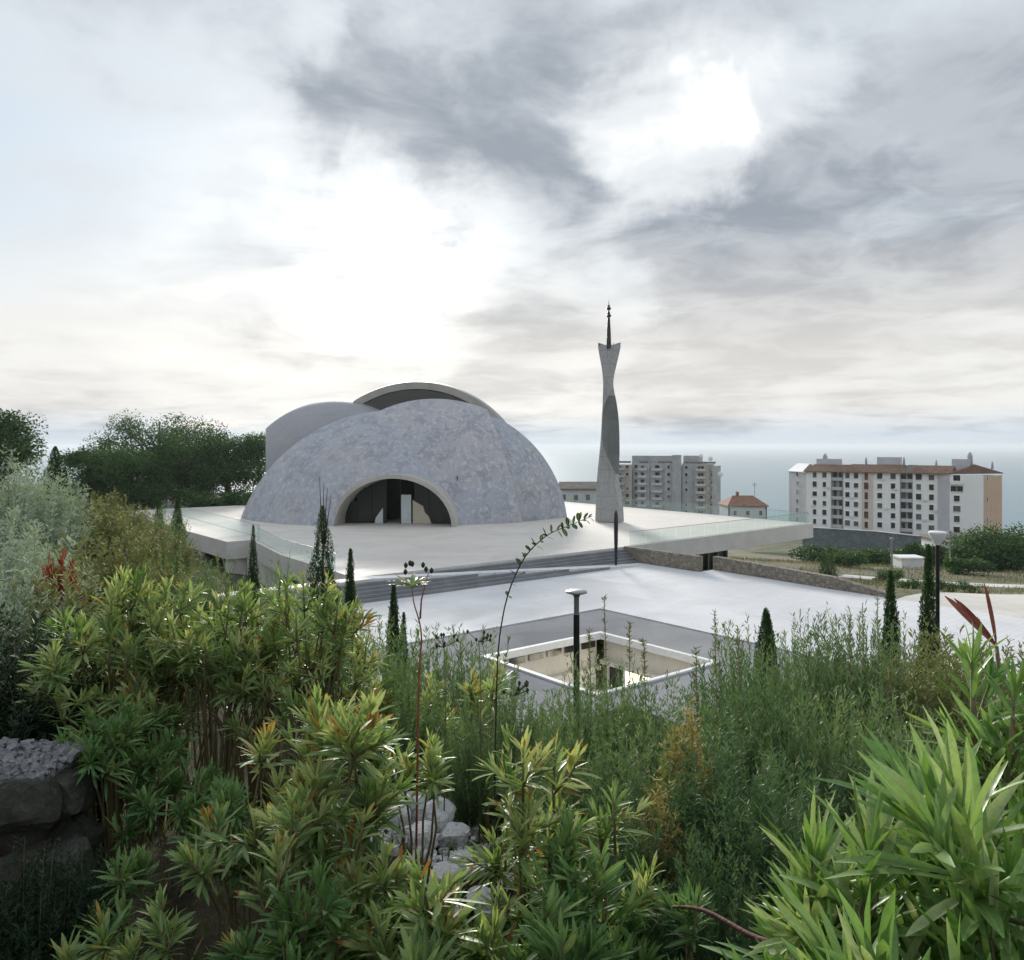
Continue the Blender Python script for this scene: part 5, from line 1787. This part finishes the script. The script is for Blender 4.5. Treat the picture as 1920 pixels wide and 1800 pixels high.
loc = at(112, 7.4)
clump('red_shrub', 'small shrub with rust red leaves above the tall hedge at left', loc + Vector((0, 0, .35)), WRED[0], .38, .4, None, sz=max(.3, top_h(112, 1040, 7.4) - .35))

# ------------------------------------------------------------------ single stems and stalks
def stalk_with_leaves(name, label, pts, radius, items, mat_item, item_name, cat='plant', stem_mat=None):
    """pts world polyline; items: list of (t along, length, width ratio, droop sign)"""
    base = Vector(pts[0])
    o = thing(name, label, cat, base)
    cp = curve_pts([tuple(Vector(p) - base) for p in pts], 28)
    part('stem', MB().tube([tuple(p) for p in cp], [radius * (1 - .75 * i / 28) for i in range(29)], 6).mesh('stem', stem_mat or M['stem'], True), o)
    rg = random.Random(len(label))
    for (t, ln, wr, kind) in items:
        k = min(int(t * 28), 27)
        p = cp[k]; tg = (cp[min(k + 1, 28)] - cp[k]).normalized()
        rd = Vector((rg.uniform(-1, 1), rg.uniform(-1, 1), rg.uniform(-1, 1)))
        sd = (rd - tg * rd.dot(tg)).normalized()
        d = (tg * .45 + sd).normalized()
        nn_ = (Vector((0, 0, 1)) - d * d.z).normalized()
        s2 = d.cross(nn_)
        lf = bpy.data.objects.new(item_name, single_leaf(mat_item, rg.randrange(12)))
        COL.objects.link(lf); lf.parent = o
        mt = Matrix(((-s2.x, d.x, nn_.x), (-s2.y, d.y, nn_.y), (-s2.z, d.z, nn_.z))).to_4x4()
        lf.matrix_basis = Matrix.Translation(p) @ mt @ Matrix.Diagonal((ln * wr, ln, ln, 1))
    return o


rr_ = random.Random(4)
g0 = at(925, 3.2)
# the arching stem with little round leaves before the plaza
stalk_with_leaves('arching_stem', 'thin arching stem with small dark leaves reaching up before the plaza', [g0, P(930, 1330, 3.2), P(942, 1160, 3.2), P(975, 1060, 3.15), P(1020, 1008, 3.1), P(1068, 985, 3.05), P(1110, 968, 3.0)], .0042,
                  [(.40 + .6 * k / 46, rr_.uniform(.022, .042), 3.0, 0) for k in range(46)], M['cypress'], 'leaf', stem_mat=M['seed'])
# a tall stem with a tuft at the top
g0 = at(778, 3.4)
o = stalk_with_leaves('budding_stem', 'tall thin reddish stem with a leafy tuft before the stairs', [g0, P(785, 1300, 3.4), P(790, 1190, 3.4), P(776, 1130, 3.4), P(772, 1095, 3.4)], .006,
                      [(rr_.uniform(.93, 1), rr_.uniform(.07, .12), 1.0, 0) for k in range(26)], M['oleander'], 'leaf', stem_mat=M['bract'])
part('side_stem', MB().tube([P(788, 1160, 3.4) - g0, P(790, 1125, 3.4) - g0, P(803, 1075, 3.4) - g0], [.004, .0035, .002], 5).mesh('side_stem', M['bract'], True), o)
for k in range(7):
    c = P(770 + rr_.uniform(-12, 40), 1062 + rr_.uniform(-8, 30), 3.4) - g0
    part('bud', MB().lathe([(.002, -.012), (.008, -.004), (.009, .004), (.002, .014)], 7).mesh('bud', M['seed'], True), o, loc=c)
for (u, v, d) in [(832, 1200, 4.3), (898, 1190, 4.3), (965, 1290, 3.6)]:
    g0 = at(u, d)
    o = thing('bud_stalk', {832: 'dark budded stalk below the tall reddish stem', 898: 'dark budded stalk beside the forked oleander shoot', 965: 'dark budded stalk left of the lamp pole'}[u], 'plant', g0)
    part('stem', MB().tube([Vector((0, 0, 0)), P(u + 4, v + 120, d) - g0, P(u, v + 8, d) - g0], [.004, .003, .002], 5).mesh('stem', M['stem'], True), o)
    for k in range(8):
        e_ = P(u + rr_.uniform(-26, 26), v + rr_.uniform(-10, 12), d + rr_.uniform(-.05, .05)) - g0
        bd = part('bud', MB().lathe([(.002, -.010), (.006, -.004), (.008, .003), (.002, .013)], 7).mesh('bud', M['seed'], True), o, loc=e_)
        part('bud_stem', MB().tube([P(u, v + 14, d) - g0, e_], [.002, .0018], 4).mesh('bud_stem', M['seed']), o)

SPK = [(1133, 1118, 7.0, 'dry flower stalk just right of the round lamp'), (1340, 1146, 6.0, 'dry flower stalk above the right end of the courtyard'), (1383, 1174, 6.2, 'short dry flower stalk left of the pointed cypress'),
       (1180, 1165, 6.4, 'leafy flower stalk before the courtyard corner'), (1207, 1200, 6.0, 'thin flower stalk before the courtyard glazing'), (1305, 1215, 5.4, 'brown flower stalk before the right end of the courtyard'),
       (1592, 1158, 7.2, 'dark seed head stalk in the middle of the right slope'), (1617, 1132, 7.4, 'taller dark seed head stalk on the right slope'), (1645, 1118, 7.6, 'pale fluffy stalk left of the tall slim cypress'), (1105, 1180, 6.0, 'short flower stalk behind the round lamp pole')]
for i, (u, v, d, lab) in enumerate(SPK):
    g0 = at(u + rr_.uniform(-8, 8), d)
    tp_ = P(u, v, d)
    o = thing('flower_stalk', lab, 'plant', g0, group='dry flower stalks')
    top = tp_ - g0
    part('stem', MB().tube([(0, 0, 0), tuple(top * .5 + Vector((.02, 0, 0))), tuple(top)], [.006, .005, .003], 5).mesh('stem', M['stem'], True), o)
    rg = np.random.default_rng(900 + i)
    n = 150
    t_ = rg.random(n) ** .6
    pos_ = np.array(top)[None] * (.55 + .45 * t_)[:, None]
    dd = nrm(np.c_[rg.normal(0, 1, (n, 2)), rg.uniform(.2, 1.2, n)])
    _sh = part('seed_head', leaves_mesh('seed_head', pos_, dd, frames(dd, rg, 1), rg.uniform(.02, .05, n), np.full(n, .009), np.zeros(n), rg.uniform(.2, .8, n), M['silver'] if 'pale' in lab else M['olive'], rows=3, cols=2, fold=0), o)
    _sh['kind'] = 'stuff'

# red dry bracts at the right edge
g0 = at(1880, 2.35)
o = thing('red_bract_plant', 'plant with long pointed red brown bracts at the right edge', 'plant', g0)
bb = P(1868, 1212, 2.35)
part('stem', MB().tube([(0, 0, 0), P(1890, 1400, 2.35) - g0, bb - g0], [.008, .007, .006], 6).mesh('stem', M['stem'], True), o)
for (tu, tv, dw, wr) in [(1772, 1118, .05, .12), (1792, 1125, -.04, .11), (1846, 1093, .0, .08), (1822, 1165, -.06, .13)]:
    e_ = P(tu, tv, 2.35 + dw)
    d = e_ - bb; ln = d.length; d.normalize()
    nn_ = (Vector((.2, -1, .3)) - d * Vector((.2, -1, .3)).dot(d)).normalized()
    V_, Fq_, K_ = leaf_arrays(np.array([bb - g0]), np.array([d]), np.array([nn_]), np.array([ln]), np.array([ln * wr]), np.array([.04]), 9, 3, .6)
    me = np_mesh('bract', V_, Fq_, M['bract'], None, True)
    part('bract', me, o)

# ------------------------------------------------------------------ lamps and poles
def bollard_lamp(label, u, vtop, d, head):
    g0 = at(u, d)
    o = thing('lamp_post', label, 'lamp', g0)
    zt = HC + (HOR - vtop) / F * d - g0.z
    r = head / F * d
    part('pole', MB().lathe([(.075, -.3), (.075, .0), (.062, .05), (.058, zt - .42)], 16).mesh('pole', M['black'], True, 40), o)
    part('neck', MB().lathe([(.05, zt - .419), (.05, zt - .1), (.07, zt - .06)], 16).mesh('neck', M['steel'], True, 40), o)
    part('lamp_head', MB().lathe([(.05, zt - .059), (r * .5, zt - .045), (r, zt - .012), (r, zt + .012), (r * .9, zt + .03), (.02, zt + .04)], 28).mesh('lamp_head', M['steel'], True, 40), o)
    return o


bollard_lamp('black lamp post with a flat round grey head in front of the courtyard', 1081, 1110, 15, 20)
g0 = at(1758, 19)
o = thing('lamp_post', 'dark lamp post with a white funnel head beside the tallest slim cypress', 'lamp', g0)
zt = HC + (HOR - 998) / F * 19 - g0.z
part('pole', MB().lathe([(.055, -.3), (.05, .2), (.045, zt - .3)], 12).mesh('pole', M['black'], True, 40), o)
part('lamp_head', MB().lathe([(.07, zt - .299), (.10, zt - .22), (.20, zt - .05), (.205, zt), (.18, zt + .02), (.02, zt + .03)], 20).mesh('lamp_head', M['white_edge'], True, 40), o)
for (u, vt, vb, d, lab) in [(1781, 998, 1068, 92, 'thin pale street pole beside the low white house'), (1672, 1012, 1062, 84, 'thin pale street pole before the grey block wall')]:
    g0 = at(u, d)
    o = thing('street_pole', lab, 'pole', g0)
    zt = HC + (HOR - vt) / F * d - g0.z
    part('pole', MB().lathe([(.12, -.3), (.11, .4), (.08, zt)], 10).mesh('pole', M['steel'], True, 40), o)
    part('lamp_head', MB().lathe([(.11, zt + .001), (.2, zt + .06), (.18, zt + .2), (.02, zt + .26)], 10).mesh('lamp_head', M['steel'], True, 40), o)
g0 = G(1155, 1063, -1.05)
o = thing('terrace_post', 'tall thin black post standing on the pale terrace before the minaret', 'post', g0)
part('pole', MB().lathe([(.10, 0), (.10, .25), (.09, .26), (.14, 1.9), (.16, 3.2), (.13, 3.9), (.03, 4.15)], 12).mesh('pole', M['black'], True, 40), o)
part('foot_plate', MB().lathe([(.22, 0.002), (.22, .03), (.11, .031)], 14).mesh('foot_plate', M['steel'], True, 30), o)

# ------------------------------------------------------------------ stones, branch, stake
def rock_mesh(seed, sx_, sy_, sz_, mat, n=3, rough=.05):
    bm = bmesh.new()
    bmesh.ops.create_icosphere(bm, subdivisions=n, radius=1)
    rg = random.Random(seed)
    ks = [(Vector((rg.gauss(0, 1), rg.gauss(0, 1), rg.gauss(0, 1))).normalized(), rg.uniform(.62, .95)) for _ in range(5)]
    ks += [((Vector(a_) + Vector((rg.uniform(-.22, .22), rg.uniform(-.22, .22), rg.uniform(-.22, .22)))).normalized(), rg.uniform(.66, .82)) for a_ in ((1, 0, 0), (-1, 0, 0), (0, 1, 0), (0, -1, 0), (0, 0, 1), (0, 0, -1))]
    for v in bm.verts:
        p = v.co.normalized()
        r = 1.0
        for k, h in ks:
            dt = p.dot(k)
            if dt > .01: r = min(r, h / dt)
        v.co = p * r * (1 + rg.uniform(-rough, rough) * .25)
        v.co = Vector((v.co.x * sx_, v.co.y * sy_, v.co.z * sz_))
    me = bpy.data.meshes.new('stone'); bm.to_mesh(me); bm.free()
    me.materials.append(mat)
    return me


M['stone'] = mat_noise('grey_green_stone', (.030, .033, .026), (.062, .062, .052), 5, .9, .15, .6, 30, c3=(.10, .098, .085))
M['stone_brown'] = mat_noise('brown_stone', (.038, .034, .028), (.068, .06, .05), 5, .9, .15, .6, 30)
M['pale_rock'] = mat_noise('pale_limestone', (.42, .415, .42), (.60, .59, .59), 7, .9, .15, .8, 40, c3=(.2, .195, .19))
M['cap'] = mat_noise('rough_grey_mortar', (.15, .15, .155), (.29, .29, .30), 22, .9, .15, 1.0, 70, c3=(.42, .42, .43))
wz = T(-2.14, 3.6)
sw = thing('dry_stone_wall', 'rough stone wall topped with grey broken gravel at the lower left edge', 'wall', (-2.14, 3.6, wz))
rgs = random.Random(21)
ztop_w = HC - (1452 - HOR) / F * 3.5 - wz
k = 0
for row, (zc_, hh) in enumerate([(ztop_w - .15, .15), (ztop_w - .42, .14), (ztop_w - .66, .13)]):
    x = -1.1 + row * .07
    while x < .05 + row * .05:
        wd = rgs.uniform(.12, .17)
        st = part('stone', rock_mesh(k, wd, .13, hh, M['stone_brown'] if k in (6, 9) else M['stone']), sw, loc=(x + wd, -.08 + rgs.uniform(-.02, .02), zc_ + rgs.uniform(-.015, .015)), rot=(rgs.uniform(-.12, .12), rgs.uniform(-.15, .15), rgs.uniform(-.15, .15)))
        x += wd * 1.6; k += 1
for q_, (yy, zz) in enumerate([(.06, -.16), (.2, -.2), (.08, -.42), (.22, -.45), (.1, -.66), (.24, -.68)]):
    part('stone', rock_mesh(30 + q_, .12, .11, .15, M['stone']), sw, loc=(.06, yy, ztop_w + zz), rot=(q_, .2 * q_, .1))
cm = MB().box(-1.2, .02, -.03, .2, -.2, ztop_w - .08)
part('mortar_core', cm.mesh('mortar_core', M['stone_brown']), sw)
# flat top filled with small broken stones
part('gravel_bed', MB().box(-1.25, .07, -.10, .3, ztop_w - .07, ztop_w - .015).mesh('gravel_bed', M['cap']), sw)
gm_ = MB()
rgc = random.Random(12)
for q_ in range(700):
    me_ = [Vector((rgc.gauss(0, 1), rgc.gauss(0, 1), rgc.gauss(0, 1))).normalized() for _ in range(3)]
    c_ = Vector((rgc.uniform(-1.24, .09), rgc.uniform(-.12, .3), ztop_w - .012 + rgc.uniform(-.012, .012)))
    r_ = rgc.uniform(.008, .020)
    rm_ = Matrix.Rotation(rgc.uniform(0, 6.28), 3, 'Z') @ Matrix.Rotation(rgc.uniform(-1, 1), 3, 'X') @ Matrix.Rotation(rgc.uniform(-1, 1), 3, 'Y')
    ax_ = [rm_.col[0], rm_.col[1], rm_.col[2]]
    vs_ = [c_ + (ax_[0] * a_ * rgc.uniform(.7, 1.2) + ax_[1] * b_q * rgc.uniform(.7, 1.2) + ax_[2] * c_q * rgc.uniform(.6, 1.0)) * r_ for a_ in (-1, 1) for b_q in (-1, 1) for c_q in (-1, 1)]
    gm_.add(vs_, [(0, 1, 3, 2), (4, 6, 7, 5), (0, 4, 5, 1), (2, 3, 7, 6), (0, 2, 6, 4), (1, 5, 7, 3)])
gv = part('gravel', gm_.mesh('gravel', M['cap']), sw)
gv['kind'] = 'stuff'

RK = [(770, 1440, 4.5, .115), (815, 1470, 4.35, .13), (790, 1500, 4.1, .10), (850, 1510, 4.2, .09), (878, 1550, 3.95, .10), (745, 1480, 4.3, .085), (835, 1565, 3.8, .085), (740, 1420, 4.7, .10), (700, 1560, 3.6, .08), (640, 1430, 4.4, .09), (1010, 1790, 2.5, .06), (900, 1590, 3.7, .075)]
words = ['largest pale rock in the gap', 'pale rock beside the largest one', 'pale rock in the middle of the gap', 'whitish rock at the right of the gap', 'bright cracked rock under the gap', 'small pale rock at the left of the gap', 'pale rock at the foot of the gap', 'topmost pale rock under the shrubs', 'grey rock left of the bottom shrubs', 'grey rock hidden under the hedge', 'small grey rock at the bottom edge', 'pale rock lowest in the gap']
for i, (u, v, d, r) in enumerate(RK):
    g0 = at(u, d)
    z_ = max(g0.z, min(HC + (HOR - v) / F * d - r * .5, g0.z + .25))
    o = part('rock', rock_mesh(50 + i, r * 1.15, r, r * .75, M['pale_rock']), loc=(g0.x, d, g0.z + r * .55), rot=(0, 0, i))
    set_props(o, words[i] + ' between the oleanders', 'rock', 'pale rocks between the shrubs')
rgp = random.Random(31)
pm = MB()
for q_ in range(260):
    uu, dd_ = rgp.gauss(805, 60), rgp.uniform(3.5, 4.9)
    c_ = at(uu, dd_, rgp.uniform(-.005, .03))
    r_ = rgp.uniform(.012, .036)
    rm_ = Matrix.Rotation(rgp.uniform(0, 6), 3, 'Z') @ Matrix.Rotation(rgp.uniform(-.6, .6), 3, 'X')
    vs_ = [c_ + rm_ @ Vector((a_ * rgp.uniform(.6, 1.3), b_q * rgp.uniform(.6, 1.3), c_q * rgp.uniform(.4, .9))) * r_ for a_ in (-1, 1) for b_q in (-1, 1) for c_q in (-1, 1)]
    pm.add(vs_, [(0, 1, 3, 2), (4, 6, 7, 5), (0, 4, 5, 1), (2, 3, 7, 6), (0, 2, 6, 4), (1, 5, 7, 3)])
set_props(part('rubble', pm.mesh('rubble', M['pale_rock'])), 'pale broken rubble strewn between the rocks', 'rubble', kind='stuff')
g0 = at(435, 2.75)
o = part('flat_stone', rock_mesh(80, .2, .17, .05, M['pale_rock']), loc=g0 + Vector((0, 0, .03)), rot=(.1, .05, .5))
set_props(o, 'flat grey stone slab on the dark soil at the lower left', 'stone')
g0 = at(1465, 2.1)
o = thing('garden_stake', 'thin black garden stake at the bottom right', 'stake', g0)
part('stake_body', MB().tube([(0, 0, -.1), (0, 0, max(.25, P(1465, 1690, 2.1).z - g0.z))], [.009, .008], 8).mesh('stake_body', M['black'], True, 40), o)
b0v, b1v = P(1262, 1700, 2.75), P(1500, 1800, 2.15)
o = thing('fallen_branch', 'bare red brown branch slanting across the dark soil at the bottom right', 'branch', b0v)
cpb = curve_pts([(0, 0, 0), (b1v - b0v) * .3 + Vector((0, 0, .03)), (b1v - b0v) * .65 + Vector((0, 0, .012)), b1v - b0v, (b1v - b0v) * 1.5 + Vector((0, 0, -.15))], 16)
part('branch_body', MB().tube([tuple(p) for p in cpb], [.005 + .006 * i / 16 for i in range(17)], 7).mesh('branch_body', M['bark_red'], True), o)

# ------------------------------------------------------------------ grass
def grass(name, label, pts, L, lw, mat, seed):
    rg = np.random.default_rng(seed)
    n = len(pts)
    d = nrm(np.c_[rg.normal(0, .38, (n, 2)), np.ones(n)])
    me = leaves_mesh(name, pts, d, frames(d, rg, 1), L * rg.uniform(.5, 1.3, n), np.full(n, lw) * rg.uniform(.6, 1.3, n), rg.uniform(.0, .5, n), rg.random(n), mat, rows=3, cols=2, fold=0, smooth=False)
    o = part(name, me)
    return set_props(o, label, 'grass', kind='stuff')


rg = np.random.default_rng(77)
n = 60000
d_ = 2.0 + 22 * rg.random(n) ** 1.5
u_ = rg.uniform(-700, 3000, n)
x_ = (u_ - 960) / F * d_
cl = np.sin(x_ * 3.1) * np.cos(d_ * 2.3) + rg.normal(0, .5, n)
k_ = cl > -.1
x_, d_ = x_[k_], d_[k_]
grass('grass', 'green and dry grass growing between the shrubs', np.c_[x_, d_, terr_np(x_, d_) - .01], np.clip(.05 + .02 * d_, .08, .28), .008, M['grass'], 5)
n = 60000
x_ = rg.uniform(16, 95, n); y_ = rg.uniform(38, 125, n)
a_, b_2 = CA * x_ + SA * y_, -SA * x_ + CA * y_
cl = np.sin(x_ * .6) * np.cos(y_ * .45) + rg.normal(0, .5, n)
k_ = (cl > -.2) & ~inside(a_, b_2, PLAZA) & ((a_ > 47.6) | (b_2 < 8)) & (terr_np(x_, y_) < -1.3) & (np.min([np.hypot(x_ - p.x, y_ - p.y) for p in ROAD], 0) > 4.6) & (np.min([np.hypot(x_ - p.x, y_ - p.y) for p in PATH], 0) > 2.2)
x_, y_ = x_[k_], y_[k_]
grass('dry_grass', 'dry straw coloured grass on the field behind the stone wall', np.c_[x_, y_, terr_np(x_, y_) - .01], np.full(len(x_), .42), .05, M['dry_grass'], 6)
n = 30000
x_ = rg.uniform(-60, -8, n); y_ = rg.uniform(14, 70, n)
a_, b_2 = CA * x_ + SA * y_, -SA * x_ + CA * y_
k_ = (a_ < 21.5)
x_, y_ = x_[k_], y_[k_]
grass('slope_grass', 'olive grass covering the left slope beside the plaza', np.c_[x_, y_, terr_np(x_, y_) - .01], np.full(len(x_), .45), .035, M['olive'], 9)

# low bushes on the right field
WB = [tree_meshes(950 + k, 1.6, 1.5, nclump=18, per=160, leaf=.16, crown0=-.1) for k in range(2)]
for i, (x, y, sc_, lab) in enumerate([(29.0, 58.2, .62, 'low green hedge bush left of the pale road'), (31.2, 58.0, .66, 'low green hedge bush second along the pale road'), (33.4, 58.6, .6, 'low green hedge bush right along the pale road'), (45.5, 80, 1.5, 'round bush left of the white cabin'), (36, 86, 1.4, 'low bush on the dry field before the grey wall'),
                                   (40, 104, 2.2, 'dark bush at the foot of the grey wall'), (56, 96, 2.4, 'dark bush right of the white cabin'), (50, 106, 2.6, 'large dark bush behind the white cabin'), (33, 70, .8, 'small bush on the dry field behind the plaza slab'), (-34, 108, 2.6, 'dark bush at the foot of the trees touching the dome'), (-41, 106, 2.6, 'dark bush under the round tree behind the plaza corner'), (-37, 113, 2.8, 'dark bush behind the plaza corner left of the dome')]):
    o = thing('field_bush', lab, 'bush', (x, y, T(x, y)), i * 1.7, 'bushes round the plaza and field')
    o.scale = (sc_, sc_, sc_ * .8)
    part('branches', WB[i % 2][0], o); part('foliage', WB[i % 2][1], o)

# ------------------------------------------------------------------ sea haze
def mat_haze():
    m, b, out = new_mat('sea_air')
    pv = b.n('ShaderNodeVolumePrincipled')
    pv.inputs['Color'].default_value = (.80, .87, .93, 1)
    pv.inputs['Density'].default_value = HAZE_DENSITY
    pv.inputs['Anisotropy'].default_value = .2
    b.t.links.new(pv.outputs[0], out.inputs['Volume'])
    return m


HAZE_DENSITY = 1.2e-4
hz_ = part('haze', MB().box(-70000, 70000, -2000, 70000, -125, 24).mesh('haze', mat_haze()))
set_props(hz_, kind='stuff')
